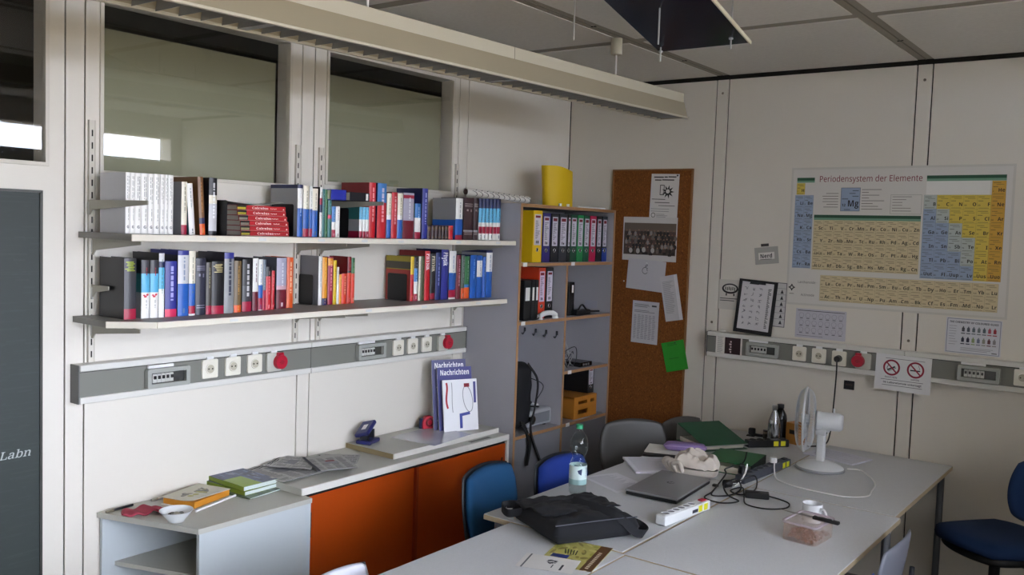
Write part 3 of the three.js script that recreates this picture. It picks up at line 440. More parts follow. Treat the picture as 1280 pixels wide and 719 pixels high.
function bookGeo(i, th, h, dep) {
  const u0 = (i % PER) * CW / 2048, vb = 1 - (Math.floor(i / PER) + 1) * CH / 512, uS = (x) => u0 + x / 2048, vS = (f) => vb + (0.006 + f * 0.988) * CH / 512, c = Math.min(0.003, th * 0.12);
  const put = (g, spine) => { const p = g.attributes.position, n = g.attributes.normal, uv = g.attributes.uv; for (let k = 0; k < p.count; k++) { const f = Math.min(1, Math.max(0, p.getY(k) / h)); if (spine && n.getX(k) > 0.3) uv.setXY(k, uS(1 + 24 * Math.min(1, Math.max(0, 0.5 - p.getZ(k) / th))), vS(f)); else uv.setXY(k, uS(33), vS(f)); } return fin(g); };
  // spine gently rounded across its thickness
  const pts = []; const n = 6, bulge = Math.min(0.006, th * 0.16); for (let k = 0; k <= n; k++) { const a = -th / 2 + th * k / n; pts.push([bulge * (Math.pow(2 * k / n - 1, 2)) * -1, a]); } pts.push([-bulge - c, th / 2], [-bulge - c, -th / 2]);
  const sp = extr(pts, h); sp.rotateX(-Math.PI / 2); // shape y -> -z, depth -> y
  return merge([put(sp, true), put(bx(-dep, -bulge, 0, h, th / 2 - c, th / 2), false), put(bx(-dep, -bulge, 0, h, -th / 2, -th / 2 + c), false)]);
}
BOOKS.forEach((b, i) => {
  const [s, z, th, h, xs, dep, , , label, , lean] = b, y = (s === 'u' ? 1.8867 : 1.5456) + 0.0004;
  const striped = label.includes('striped'), small = label.includes('small') && s === 'u', jour = b[11] === 'J';
  const t = thing(jour ? 'journal' : 'book', label, 'book', [xs, y, z], 0, jour ? 'white journals' : striped ? 'striped volumes' : small ? 'small dark volumes' : s === 'u' ? 'books on the upper shelf' : 'books on the lower shelf');
  const c = Math.min(0.003, th * 0.12); t.rotation.x = lean;
  mesh('cover', bookGeo(i, th, h, dep), bookMat, t);
  mesh('page_block', bx(-dep + 0.005, -0.008, 0.003, h - 0.004, -th / 2 + c, th / 2 - c), M.pages, t);
});
// the stack of red books lying flat
{
  const tex = canvasTex(512, 384, (g) => { for (let k = 0; k < 6; k++) { const y = k * 64; g.fillStyle = '#b3141f'; g.fillRect(0, y, 512, 64); g.fillStyle = '#17140f'; g.fillRect(0, y, 92, 64); g.fillStyle = ['#b8a832', '#a89a30', '#8c8a78', '#7d7c6c', '#8f8a60', '#a89a30'][k]; g.fillRect(0, y + 26, 86, 26); g.fillStyle = '#f4e8e2'; g.font = 'bold 40px serif'; g.fillText('Calculus', 150 + (k % 3) * 8, y + 45); for (let q = 0; q < 5; q++) g.fillRect(345 + q * 14, y + 28 + (q % 2) * 3, 9, 9); g.beginPath(); g.moveTo(478, y + 46); g.lineTo(488, y + 22); g.lineTo(498, y + 46); g.fill(); g.fillStyle = '#e8b0a8'; g.fillRect(0, y + 59, 512, 3); } });
  const m = mat('#ffffff', { map: tex, roughness: 0.35 }), hh = 0.0218;
  for (let k = 0; k < 6; k++) {
    const w = 0.262, d = 0.2, zc = 2.842 + [0.014, 0.012, 0.004, -0.004, -0.006, -0.008][5 - k], t = thing('textbook', ['bottom red calculus book of the lying stack', 'second red calculus book from the bottom of the lying stack', 'third red calculus book from the bottom of the lying stack', 'fourth red calculus book from the bottom of the lying stack', 'fifth red calculus book from the bottom, second from the top', 'top red calculus book of the lying stack, below a loose sheet'][k], 'book', [0.27, 1.8871 + k * (hh + 0.0006), zc], 0, 'red calculus books');
    const g = fin(rbx(-0.006, 0, 0, hh, -w / 2, w / 2, 0.002)), p = g.attributes.position, n = g.attributes.normal, uv = g.attributes.uv;
    for (let i = 0; i < p.count; i++) uv.setXY(i, n.getX(i) > 0.5 ? 0.5 - p.getZ(i) / w : 0.9, n.getX(i) > 0.5 ? 1 - (5 - k + 1) / 6 + Math.min(0.99, Math.max(0.01, p.getY(i) / hh)) / 6 : 1 - (5 - k + 0.15) / 6);
    mesh('spine', g, m, t); mesh('cover', [bx(-d, -0.004, 0, 0.0015, -w / 2, w / 2), bx(-d, -0.004, hh - 0.0015, hh, -w / 2, w / 2)], mat('#a81420', { roughness: 0.35 }), t); mesh('page_block', bx(-d + 0.004, -0.006, 0.0015, hh - 0.0015, -w / 2 + 0.004, w / 2 - 0.004), M.pages, t);
  }
  const s = thing('loose_sheet', 'curled grey sheet lying on top of the red book stack', 'paper', [0.17, 1.8871 + 6 * 0.0224 + 0.001, 2.87]); const g = sheetGeo(0.3, 0.16, 0.0008, (u, v) => 0.004 + 0.014 * Math.pow(Math.abs(u - 0.5) * 2, 2) * (u > 0.5 ? 1 : 0.6) + 0.004 * Math.sin(v * 5)); g.rotateX(-RY); g.rotateY(RY); mesh('sheet', g, mat('#b9b7ae', { roughness: 0.8 }), s);
}
// book ends: an upright plate with rounded corners, its foot on the shelf
function bookend(label, x0, x1, y, h, z, col = '#101012', back = 1) {
  const t = thing('bookend', label, 'bookend', [(x0 + x1) / 2, y + 0.0004, z], 0, 'black bookends'), w = x1 - x0, m = mat(col, { roughness: 0.5 });
  const g = rrExt(w, h, 0.012, 0.0018); g.translate(0, h / 2, 0); mesh('plate', g, m, t); mesh('foot', rbx(-w / 2 + 0.01, w / 2 - 0.01, 0, 0.0012, Math.min(0, 0.03 * back), Math.max(0, 0.03 * back), 0.0004), m, t);
}
bookend('black bookend left of the red book stack on the upper shelf', 0.1, 0.315, 1.8867, 0.15, 3.07, '#16130f', -1);
bookend('black bookend right of the red book stack on the upper shelf', 0.09, 0.25, 1.8867, 0.15, 2.662);
bookend('black bookend under the free bracket on the upper shelf', 0.1, 0.25, 1.8867, 0.145, 2.32);
bookend('black bookend holding the amber and red books on the lower shelf', 0.012, 0.115, 1.5456, 0.15, 2.4225);
bookend('black bookend against the olive covered book on the lower shelf', 0.045, 0.19, 1.5456, 0.147, 1.829);
{ // books lying on the free bracket arm
  const t = thing('lying_book', 'black book lying flat on the free bracket beside the red tome', 'book', [0.19, 2.0665, 2.3]); mesh('cover', [bx(-0.1, 0.12, 0, 0.003, -0.06, 0.07), bx(-0.1, 0.12, 0.04, 0.043, -0.06, 0.07), rbx(0.117, 0.12, 0, 0.043, -0.06, 0.07, 0.001)], mat('#12121c', { roughness: 0.4 }), t); mesh('page_block', bx(-0.098, 0.117, 0.003, 0.04, -0.057, 0.067), M.pages, t); mesh('spine_label', bx(0.12, 0.1205, 0.006, 0.038, -0.05, -0.036), M.paper, t);
  const s = thing('lying_book', 'bright blue book lying on the free bracket left of the black one', 'book', [0.19, 2.0665, 2.43]); mesh('cover', [bx(-0.1, 0.11, 0, 0.003, -0.045, 0.05), bx(-0.1, 0.11, 0.047, 0.05, -0.045, 0.05), rbx(0.104, 0.11, 0, 0.05, -0.045, 0.05, 0.001)], mat('#2430a0', { roughness: 0.35 }), s); mesh('page_block', bx(-0.098, 0.104, 0.003, 0.047, -0.042, 0.047), M.pages, s);
}

// ------------------------------------------------------------------ grey shelf unit in the corner
const UX = 0.42;
{
  const t = thing('shelf_unit', 'tall grey shelf unit with wooden edges standing in the corner', 'shelf unit'), Z0 = 0.03, Z1 = 1.12, H = 2.11, s = 0.019, m = M.unitGrey;
  const part = (n, x0, x1, y0, y1, z0, z1, ex = true) => { const p = mesh(n, bx(x0, x1 - (ex ? 0.002 : 0), y0, y1, z0, z1), m, t); if (ex) mesh('wood_edge', bx(x1 - 0.002, x1, y0, y1, z0, z1), M.wood, p); };
  part('side_panel', 0.004, UX, 0, H - s, Z1 - s, Z1); part('side_panel', 0.004, UX, 0, H - s, Z0, Z0 + s); part('top_panel', 0.004, UX, H - s, H, Z0, Z1);
  part('divider', 0.012, UX - 0.003, 0.06, 1.738, 0.59, 0.59 + s);
  part('shelf_board', 0.012, UX - 0.004, 1.738, 1.757, Z0 + s, Z1 - s); part('shelf_board', 0.012, UX - 0.004, 1.385, 1.404, 0.59 + s, Z1 - s); part('shelf_board', 0.012, UX - 0.004, 1.385, 1.404, Z0 + s, 0.59);
  part('shelf_board', 0.012, UX - 0.004, 1.036, 1.055, Z0 + s, 0.59); part('shelf_board', 0.012, UX - 0.004, 0.692, 0.711, 0.59 + s, Z1 - s); part('shelf_board', 0.012, UX - 0.004, 0.692, 0.711, Z0 + s, 0.59);
  mesh('back_panel', bx(0.004, 0.012, 0.02, H - s, Z0 + s, Z1 - s), m, t); mesh('plinth', bx(0.02, UX - 0.02, 0, 0.06, Z0 + s, Z1 - s), m, t);
  for (const [a, b] of [[0.59 + s + 0.003, Z1 - s - 0.003], [Z0 + s + 0.003, 0.587]]) mesh('door', bx(UX - 0.022, UX - 0.004, 0.065, 0.688, a, b), mat('#7d7d83', { roughness: 0.5 }), t);
  for (const [y, z] of [[1.747, 1.08], [1.747, 0.56], [1.394, 1.08], [1.045, 0.55], [0.70, 0.55]]) mesh('shelf_tag', bx(UX - 0.002, UX + 0.0005, y - 0.011, y + 0.013, z - 0.04, z), M.white, t);
  for (const x of [0.107, 0.196, 0.279, 0.362]) { const h = mesh('coat_hook', tube([[x, 1.305, 0.6105], [x, 1.282, 0.618], [x, 1.272, 0.632], [x, 1.28, 0.642]], 0.004, 14, 6), M.darkSteel, t); mesh('hook_plate', bx(x - 0.008, x + 0.008, 1.288, 1.314, 0.609, 0.6115), M.darkSteel, h); }
}
function binder(label, z0, z1, y, h, col, colLabel = '#d8d4dc', x = 0.372, dep = 0.28, foot = null) {
  const w = z0 - z1 - 0.002, t = thing('binder', label, 'binder', [x, y + 0.0005, (z0 + z1) / 2], 0, 'lever arch binders'), m = mat(col, { roughness: 0.5 });
  mesh('cover', [rbx(-0.004, 0, 0, h, -w / 2, w / 2, 0.0015), bx(-dep, -0.003, 0, h, w / 2 - 0.0025, w / 2), bx(-dep, -0.003, 0, h, -w / 2, -w / 2 + 0.0025)], m, t);
  mesh('paper_block', bx(-dep + 0.03, -0.03, 0.006, h - 0.012, -w / 2 + 0.004, w / 2 - 0.008), M.pages, t);
  const tx = labelTex[Math.floor(rnd() * labelTex.length)]; const lg = bx(0, 0.0006, h * 0.335, h * 0.93, -w * 0.36, w * 0.36), p = lg.attributes.position, uv = lg.attributes.uv; for (let i = 0; i < p.count; i++) uv.setXY(i, 0.5 - p.getZ(i) / (w * 0.72), (p.getY(i) / h - 0.335) / 0.595);
  mesh('spine_label', lg, new THREE.MeshStandardMaterial({ map: tx, color: colLabel, roughness: 0.7 }), t);
  const r = new THREE.TorusGeometry(0.0115, 0.0028, 8, 20); r.rotateY(RY); r.translate(0.0006, h * 0.245, 0); const ring = mesh('finger_ring', r, M.chrome, t); mesh('ring_hole', cyl(0.0105, 0.0105, 0.001, 0.0004, h * 0.245, 0, 16, 'x'), M.black, ring);
  if (foot) mesh('foot_band', bx(0, 0.0005, 0, h * 0.3, -w / 2, w / 2), mat(foot, { roughness: 0.5 }), t);
}
const labelTex = [0, 1, 2].map((k) => canvasTex(64, 192, (g) => { g.fillStyle = '#f1eef2'; g.fillRect(0, 0, 64, 192); g.fillStyle = '#8c2430'; g.fillRect(8, 8, 48, 14 + k * 3); g.fillStyle = '#55555c'; for (let y = 40; y < 150; y += 9) g.fillRect(10, y, 14 + rnd() * 32, 3); g.fillStyle = '#333'; g.fillRect(18, 164, 8, 18); g.fillRect(32, 164 + k * 3, 12, 18 - k * 3); }));
[['yellow binder at the left end of the top binder row', 0.926, 0.829, '#e0b812'], ['violet blue binder next to the yellow one', 0.825, 0.739, '#2a2168'], ['black binder with a narrow label, third in the top row', 0.73, 0.648, '#17171b'], ['dark grey binder, fourth in the top row', 0.641, 0.546, '#2b2d33'], ['very slim black binder in the top row', 0.541, 0.51, '#1b1b1f'], ['dark green binder left of the bright green one', 0.507, 0.432, '#174a34'], ['bright green binder in the top row', 0.428, 0.354, '#1f8a4c'], ['dark green binder between the bright green and the crimson one', 0.35, 0.279, '#145238'], ['crimson binder in the top row', 0.273, 0.196, '#b8184a'], ['black binder right of the crimson one', 0.189, 0.125, '#15171a'], ['dark binder with a blue foot at the right end of the top row', 0.117, 0.053, '#1d2a33', null, '#1d3a8c']].forEach(([l, a, b, c, , f]) => binder(l, a, b, 1.757, 0.318 - (a < 0.83 ? 0.012 : 0), c, undefined, 0.372, 0.28, f));
binder('orange red binder on the second shelf', 0.829, 0.755, 1.404, 0.318, '#cf3f20', '#e0d0e4', 0.36);
binder('black binder right of the orange red one on the second shelf', 0.747, 0.668, 1.404, 0.318, '#141416', '#e4e0e8', 0.36);
binder('black binder standing in the right column above the wooden box', 0.207, 0.13, 0.858, 0.176, '#131316', undefined, 0.36);
[['black media case leaning left of the orange binder, outer one', 1.0, 0.925], ['black media case with a white label, middle one', 0.92, 0.885], ['black media case touching the orange binder', 0.88, 0.845]].forEach(([l, a, b]) => { const t = thing('media_case', l, 'case', [0.375, 1.4045, (a + b) / 2], 0, 'black media cases'), w = a - b - 0.003; mesh('case_shell', rbx(-0.16, 0, 0, 0.245, -w / 2, w / 2, 0.003), M.black, t); mesh('case_label', bx(0, 0.0008, 0.12, 0.2, -w * 0.3, w * 0.3), M.paper, t); });
{ // white telephone-like device with cord on the second shelf
  const t = thing('desk_phone', 'white handset with dark cord lying on the second shelf', 'phone', [0.395, 1.4045, 0.77]);
  mesh('handset', tube([[0, 0.02, 0.09], [0, 0.035, 0.04], [0, 0.035, -0.05], [0, 0.02, -0.09]], 0.016, 24, 10), M.white, t); for (const z of [0.085, -0.085]) mesh('ear_piece', cyl(0.02, 0.016, 0.016, 0, 0.009, z, 16), M.white, t); mesh('cord', tube([[0.005, 0.012, 0.1], [0.008, 0.005, 0.14], [-0.005, 0.005, 0.18], [0.006, 0.005, 0.26]], 0.004, 30), M.black, t);
}
{
  const t = thing('document_tray', 'black upright document holder with a cable on the right second shelf', 'tray', [0.34, 1.4045, 0.45]); mesh('holder', [rbx(-0.2, 0.02, 0, 0.22, -0.032, 0.032, 0.003)], M.blackGloss, t); mesh('holder_label', bx(0.02, 0.0206, 0.15, 0.2, -0.02, 0.0), M.paper, t); mesh('base', rbx(-0.02, 0.05, 0, 0.035, -0.2, -0.034, 0.01), M.black, t); mesh('cable', tube([[0.04, 0.03, -0.05], [0.05, 0.07, -0.08], [0.05, 0.03, -0.15], [0.05, 0.018, -0.3]], 0.006, 30), M.black, t);
  const c = thing('paper_card', 'faint pale card fixed inside the shelf unit, right column', 'paper', [0.264, 1.455, 0.0508]); mesh('card', bx(-0.05, 0.05, -0.026, 0.026, 0, 0.001), mat('#a9a9b4', { roughness: 0.8 }), c);
}
{
  const t = thing('wire_clutter', 'tangle of thin grey wires and glass tubes in the right column', 'cables', [0.36, 1.0555, 0.42]);
  for (let k = 0; k < 7; k++) mesh('wire', tube([[0, 0.005, 0.05], [rr(-0.06, 0.02), rr(0.04, 0.1), rr(0, 0.05)], [rr(-0.06, 0.02), rr(0.08, 0.2), rr(-0.02, 0.05)], [rr(-0.06, 0), 0.03, rr(-0.06, 0)], [rr(-0.06, 0), 0.005, rr(-0.09, -0.03)]], 0.003, 30, 5), k % 2 ? M.steel : M.darkSteel, t);
  const r = thing('media_player', 'flat black device with silver buttons lying on the right third shelf', 'device', [0.33, 1.0555, 0.3]); mesh('case_body', rbx(-0.12, 0.06, 0, 0.03, -0.09, 0.06, 0.005), M.blackGloss, r); for (const z of [-0.05, -0.02, 0.01]) mesh('button', rbx(0.058, 0.063, 0.008, 0.022, z, z + 0.018, 0.002), M.steel, r);
}
{
  const t = thing('wooden_box', 'amber wooden box with slots on the fourth shelf of the right column', 'box', [0.25, 0.7115, 0.275]), w = mat('#b9782a', { roughness: 0.55 });
  const s = rrShape(0.28, 0.145, 0.002); const hole = (x, y, a, b) => s.holes.push(new THREE.Path([[x, y], [x, y + b], [x + a, y + b], [x + a, y]].map(([p, q]) => new THREE.Vector2(p, q)))); hole(-0.09, 0.022, 0.11, 0.022); hole(0.06, 0.022, 0.05, 0.022); hole(-0.09, -0.045, 0.12, 0.03);
  const f = new THREE.ExtrudeGeometry(s, { depth: 0.012, bevelEnabled: false }); f.rotateY(RY); f.translate(0.128, 0.0725, 0); mesh('slotted_front', f, w, t); mesh('box_body', [bx(-0.13, 0.128, 0, 0.01, -0.14, 0.14), bx(-0.13, 0.128, 0.135, 0.145, -0.14, 0.14), bx(-0.13, 0.128, 0, 0.145, 0.13, 0.14), bx(-0.13, 0.128, 0, 0.145, -0.14, -0.13), bx(-0.13, -0.12, 0, 0.145, -0.14, 0.14)], w, t);
}
{ // projector with cables on the left column shelf
  const t = thing('projector', 'silver grey projector on the fourth shelf of the left column', 'projector', [0.26, 0.7115, 0.76]);
  mesh('casing', rbx(-0.12, 0.1, 0.012, 0.115, -0.13, 0.13, 0.018, 4), mat('#b4b6ba', { roughness: 0.35, metalness: 0.2 }), t); mesh('front_panel', rbx(0.098, 0.104, 0.03, 0.095, -0.1, 0.07, 0.004), mat('#7c7e84', { roughness: 0.35 }), t);
  mesh('lens', cyl(0.03, 0.03, 0.02, 0.105, 0.062, 0.1, 24, 'x'), M.chrome, t); for (const z of [-0.1, 0.1]) mesh('foot', cyl(0.012, 0.012, 0.014, 0.06, 0.006, z, 12), M.black, t);
  const c = thing('cable_bundle', 'black and white cables lying on the silver projector', 'cables', [0.26, 0.8275, 0.78]); for (let k = 0; k < 5; k++) mesh('cable', tube([[rr(-0.06, 0.06), 0.006, 0.1], [rr(-0.02, 0.08), 0.02 + k * 0.006, 0.05], [rr(-0.04, 0.08), 0.012 + k * 0.006, -0.03], [rr(-0.06, 0.02), 0.006, 0.02]], 0.0055, 30, 6), k === 2 ? M.white : M.black, c);
}
{
  const t = thing('backpack', 'black backpack with loose straps hanging inside the shelf unit', 'backpack', [0.33, 0.94, 0.985]); const g = pad(0.2, 0.42, 0.13, 0.45, (q) => { q.x += 0.012 * perlin.noise(q.x * 12, q.y * 12, 3); q.z += 0.015 * perlin.noise(q.x * 10, q.y * 9, 8); }, 4); g.rotateY(RY * 0.9); mesh('bag_body', g, mat('#141418', { roughness: 0.9 }), t);
  mesh('strap', ribbon([[0.06, 0.2, -0.03], [0.1, 0.1, -0.08], [0.1, -0.08, -0.06], [0.09, -0.2, -0.04], [0.11, -0.42, -0.13]], 0.03, 0.004, 40, [0, 1, 0], [0.3, 0, 1]), M.black, t); mesh('strap', ribbon([[0.06, 0.12, -0.03], [0.11, 0.06, -0.13], [0.1, -0.04, -0.06]], 0.008, 0.003, 20, [0, 1, 0], [0.3, 0, 1]), M.black, t); mesh('strap', ribbon([[0.05, -0.15, 0.0], [0.1, -0.28, -0.02], [0.1, -0.42, 0.0]], 0.05, 0.004, 20, [0, 1, 0], [0.3, 0, 1]), M.black, t);
}
{ // on top of the unit
  const t = thing('yellow_cylinder', 'bent yellow card tube standing on top of the shelf unit', 'container', [0.28, 2.1105, 0.555]); const H = 0.245, pts = []; const g = new THREE.CylinderGeometry(0.13, 0.125, H, 40, 8, true); const p = g.attributes.position; for (let i = 0; i < p.count; i++) { const y = p.getY(i) / H; p.setX(i, p.getX(i) * 0.55); p.setZ(i, p.getZ(i) * 1.12 + 0.02 * (0.5 - y) * -1); p.setY(i, p.getY(i) + H / 2 + (y > 0.45 ? 0.012 * Math.sin(p.getZ(i) * 14) : 0)); } g.computeVertexNormals(); mesh('card_shell', g, new THREE.MeshStandardMaterial({ color: '#d9b400', roughness: 0.6, side: THREE.DoubleSide }), t);
  for (const z of [0.06, -0.03]) mesh('clip_foot', rbx(0.068, 0.08, 0, 0.02, z - 0.012, z + 0.012, 0.003), M.white, t);
  const s = thing('white_rod', 'thin white rod lying on top of the shelf unit right of the yellow tube', 'rod', [0.36, 2.1165, 0.25]); mesh('rod', cyl(0.006, 0.006, 0.34, 0, 0, 0.0, 10, 'z'), M.white, s);
  const r = thing('paper_roll', 'rolled white chart with black curved lines lying above the books against the wall', 'paper roll', [0.235, 2.1525, 1.108]); r.rotation.x = -0.03;
  const tx = canvasTex(256, 512, (g) => { g.fillStyle = '#d9d5cc'; g.fillRect(0, 0, 256, 512); g.strokeStyle = '#1c1a1c'; g.lineWidth = 5; for (let k = 0; k < 12; k++) for (const x of [40, 128, 216]) { g.beginPath(); g.arc(x, 20 + k * 44 + (x % 3) * 8, 44, 0.2, Math.PI * 0.8); g.stroke(); } });
  const rg = new THREE.CylinderGeometry(0.021, 0.021, 0.615, 24, 1, true); rg.rotateX(RY); mesh('paper', rg, new THREE.MeshStandardMaterial({ map: tx, roughness: 0.7, side: THREE.DoubleSide }), r); mesh('inner_turn', (() => { const q = new THREE.CylinderGeometry(0.016, 0.016, 0.61, 20, 1, true); q.rotateX(RY); return q; })(), new THREE.MeshStandardMaterial({ color: '#5a4038', roughness: 0.8, side: THREE.DoubleSide }), r);
}

// ------------------------------------------------------------------ low cabinets along the left wall
{
  // orange sideboard
  const CX = 0.437, z0 = 1.19, z1 = 2.742, H = 0.749, t = thing('sideboard', 'long sideboard with orange sliding doors and grey top under the sockets', 'cabinet');
  mesh('worktop', rbx(0.004, CX - 0.004, H - 0.033, H, z0, z1, 0.002), M.cabTop, t); mesh('front_edge', rbx(CX - 0.004, CX + 0.006, H - 0.033, H + 0.0005, z0, z1, 0.002), M.cabWhite, t); mesh('end_edge', bx(0.02, CX, H - 0.032, H - 0.001, z1, z1 + 0.003), M.cabTop, t);
  mesh('carcass', [bx(0.004, CX - 0.012, 0.06, H - 0.04, z0 + 0.002, z0 + 0.02), bx(0.004, CX - 0.012, 0.06, H - 0.04, z1 - 0.04, z1 - 0.02), bx(0.004, 0.012, 0.06, H - 0.04, z0, z1 - 0.02), bx(0.004, CX - 0.012, 0.06, 0.08, z0, z1 - 0.02), bx(0.02, CX - 0.05, 0, 0.06, z0, z1 - 0.02)], M.cabWhite, t);
  mesh('end_post', rbx(CX - 0.02, CX + 0.005, 0.0, H - 0.033, z0 - 0.002, z0 + 0.02, 0.002), M.cabWhite, t);
  const d1 = mesh('sliding_door', rbx(CX - 0.016, CX - 0.002, 0.08, H - 0.05, z0 + 0.024, 1.965, 0.002), M.orange, t), d2 = mesh('sliding_door', rbx(CX - 0.034, CX - 0.02, 0.08, H - 0.05, 1.955, z1 - 0.03, 0.002), M.orange, t);
  mesh('door_stile', rbx(CX - 0.02, CX, 0.08, H - 0.05, 1.958, 1.978, 0.002), mat('#8a2c0a', { roughness: 0.4 }), d1); for (const [d, z, x] of [[d1, 1.245, CX - 0.0015], [d2, 2.672, CX - 0.0195]]) mesh('finger_pull', rbx(x - 0.001, x + 0.001, 0.5, 0.62, z - 0.008, z + 0.008, 0.0008), mat('#3a1406', { roughness: 0.6 }), d);
  mesh('rail', bx(CX - 0.05, CX - 0.012, H - 0.05, H - 0.033, z0 + 0.02, z1 - 0.02), M.black, t);
}
{ // low open cabinet standing in front of it, slightly skewed
  const H = 0.7145, t = thing('low_cabinet', 'pale open cabinet with a shelf, left of the orange sideboard', 'cabinet');
  const LD = 0.491, za = 3.463, zb = 3.305, z2 = 2.725, top = (pts, y0, y1) => { const g = extr(pts, y1 - y0); g.rotateX(RY); g.translate(0, y1, 0); return g; };
  const side = M.cabPanel;
  mesh('top_board', top([[0.004, z2], [LD - 0.004, z2], [LD - 0.004, zb + 0.002], [0.004, za]], H - 0.022, H), M.cabTop, t);
  mesh('edge_band', [rbx(LD - 0.004, LD + 0.001, H - 0.022, H + 0.0003, z2, zb, 0.001), top([[0.004, za], [LD, zb], [LD, zb + 0.004], [0.004, za + 0.004]], H - 0.022, H + 0.0003)], M.cabTop, t);
  mesh('side_panel', rbx(LD - 0.022, LD - 0.003, 0, H - 0.022, z2 + 0.004, zb - 0.002, 0.001), side, t); mesh('side_panel', rbx(0.008, 0.026, 0, H - 0.022, z2 + 0.004, za - 0.008, 0.001), side, t);
  mesh('back_panel', bx(0.026, LD - 0.022, 0.02, H - 0.022, z2 + 0.004, z2 + 0.014), side, t);
  mesh('shelf_board', top([[0.026, z2 + 0.014], [LD - 0.022, z2 + 0.014], [LD - 0.022, zb - 0.06], [0.026, za - 0.065]], 0.475, 0.493), M.cabTop, t); mesh('bottom_board', top([[0.026, z2 + 0.014], [LD - 0.022, z2 + 0.014], [LD - 0.022, zb - 0.02], [0.026, za - 0.03]], 0.05, 0.07), M.cabTop, t);
}
// things on the low cabinet
const LY = 0.715;
{
  const t = thing('bowl', 'small white bowl with grey stones on the low cabinet', 'bowl', [0.337, LY, 3.31]);
  mesh('bowl_shell', lathe([[0, 0.0], [0.032, 0.0], [0.034, 0.006], [0.05, 0.026], [0.064, 0.044], [0.0665, 0.046], [0.0665, 0.0475], [0.0625, 0.0465], [0.048, 0.03], [0.03, 0.012], [0, 0.009]], 48), mat('#dfe2e2', { roughness: 0.25 }), t);
  for (let k = 0; k < 9; k++) { const a = rr(0, 6.3), r = rr(0, 0.028), g = new THREE.IcosahedronGeometry(rr(0.008, 0.013), 1); g.scale(1, 0.7, 1.2); g.translate(Math.cos(a) * r, 0.022 + rr(0, 0.006), Math.sin(a) * r); mesh('stone', g, mat(['#8a8a82', '#5c5a54', '#b6b2a4'][k % 3], { roughness: 0.7 }), t); }
}
{
  const t = thing('folded_cloth', 'small folded red cloth at the left end of the low cabinet', 'cloth', [0.15, LY, 3.345]); const g = pad(0.17, 0.085, 0.03, 0.15, (q, u, v, s) => { const z = q.z; q.z = 0.008 + (s > 0 ? 0.006 : -0.006) * Math.min(1, (1 - Math.max(Math.abs(u), Math.abs(v))) * 8) + 0.014 * Math.exp(-Math.pow((u - 0.35 + v * 0.3) * 4, 2)) + 0.004 * Math.sin(u * 9 + v * 3); }, 6, 24); g.rotateX(-RY); g.rotateY(1.05); mesh('fabric', g, mat('#9c3a4a', { roughness: 0.9 }), t);
}
{
  const tx = canvasTex(256, 192, (g) => { g.fillStyle = '#c9c4b2'; g.fillRect(0, 0, 256, 192); for (let k = 0; k < 22; k++) { g.fillStyle = ['#77756a', '#8c8676', '#a7a05e', '#5d5c58'][k % 4]; g.beginPath(); g.ellipse(60 + rnd() * 140, 70 + rnd() * 60, 8 + rnd() * 22, 5 + rnd() * 10, rnd() * 3, 0, 7); g.fill(); } });
  const t = thing('paperback', 'thick paperback with orange page edges beside the white bowl', 'book', [0.15, LY, 3.09], 0.263); mesh('page_block', rbx(-0.085, 0.085, 0.002, 0.03, -0.115, 0.11, 0.002), mat('#c88420', { roughness: 0.8 }), t); const c = sheetGeo(0.235, 0.18, 0.002, (u, v) => 0.012 * Math.pow(Math.max(0, v - 0.5) * 2, 2) * u); c.rotateX(-RY); c.rotateY(-RY); c.translate(0, 0.0315, 0); mesh('cover', c, mat('#ffffff', { map: tx, roughness: 0.5 }), t); mesh('back_cover', bx(-0.09, 0.09, 0, 0.002, -0.117, 0.117), M.paper, t);
  const r = thing('white_stick', 'white plastic stick lying against the thick paperback', 'stick', [0.266, LY + 0.006, 3.07], 0.28); mesh('stick', cyl(0.005, 0.005, 0.26, 0, 0, 0, 10, 'z'), M.white, r);
}
{ // pile of catalogues by the wall
  const spec = [['dark green magazine at the bottom of the catalogue pile', 0.30, 0.21, 0.006, '#5a6a4e', 0.155, 2.845, 0.12], ['lower blue catalogue of the pile beside the newspapers', 0.275, 0.19, 0.018, '#4d5a72', 0.13, 2.835, 0.04], ['upper blue catalogue of the pile with a green corner', 0.275, 0.19, 0.02, '#3f4a68', 0.125, 2.83, 0.0]]; let y = LY + 0.0005;
  spec.forEach(([l, L, w, h, c, x, z, a], k) => {
    const t = thing('catalogue', l, 'magazine', [x, y, z], a, 'catalogue pile'); mesh('page_block', bx(-L / 2 + 0.002, L / 2 - 0.0015, 0.001, h - 0.001, -w / 2 + 0.002, w / 2 - 0.002), mat('#c9d4ce', { roughness: 0.8 }), t);
    const tx = canvasTex(256, 192, (g) => { g.fillStyle = c; g.fillRect(0, 0, 256, 192); for (let i = 0; i < 40; i++) { g.fillStyle = ['#8c93a4', '#2a2f44', '#7a8aa8', '#1f2436'][i % 4]; g.globalAlpha = 0.6; g.fillRect(rnd() * 256, rnd() * 192, 8 + rnd() * 50, 4 + rnd() * 16); } g.globalAlpha = 1; if (k) { g.fillStyle = '#86a02a'; g.fillRect(110, 92, 146, 100); } });
    mesh('cover', [bx(-L / 2, L / 2, h - 0.001, h, -w / 2, w / 2)], mat('#ffffff', { map: tx, roughness: 0.35 }), t); mesh('back_cover', [bx(-L / 2, L / 2, 0, 0.001, -w / 2, w / 2), bx(-L / 2, L / 2, 0, h, w / 2 - 0.001, w / 2)], mat(k ? '#7e9430' : c, { roughness: 0.4 }), t); y += h + 0.0006;
  });
}
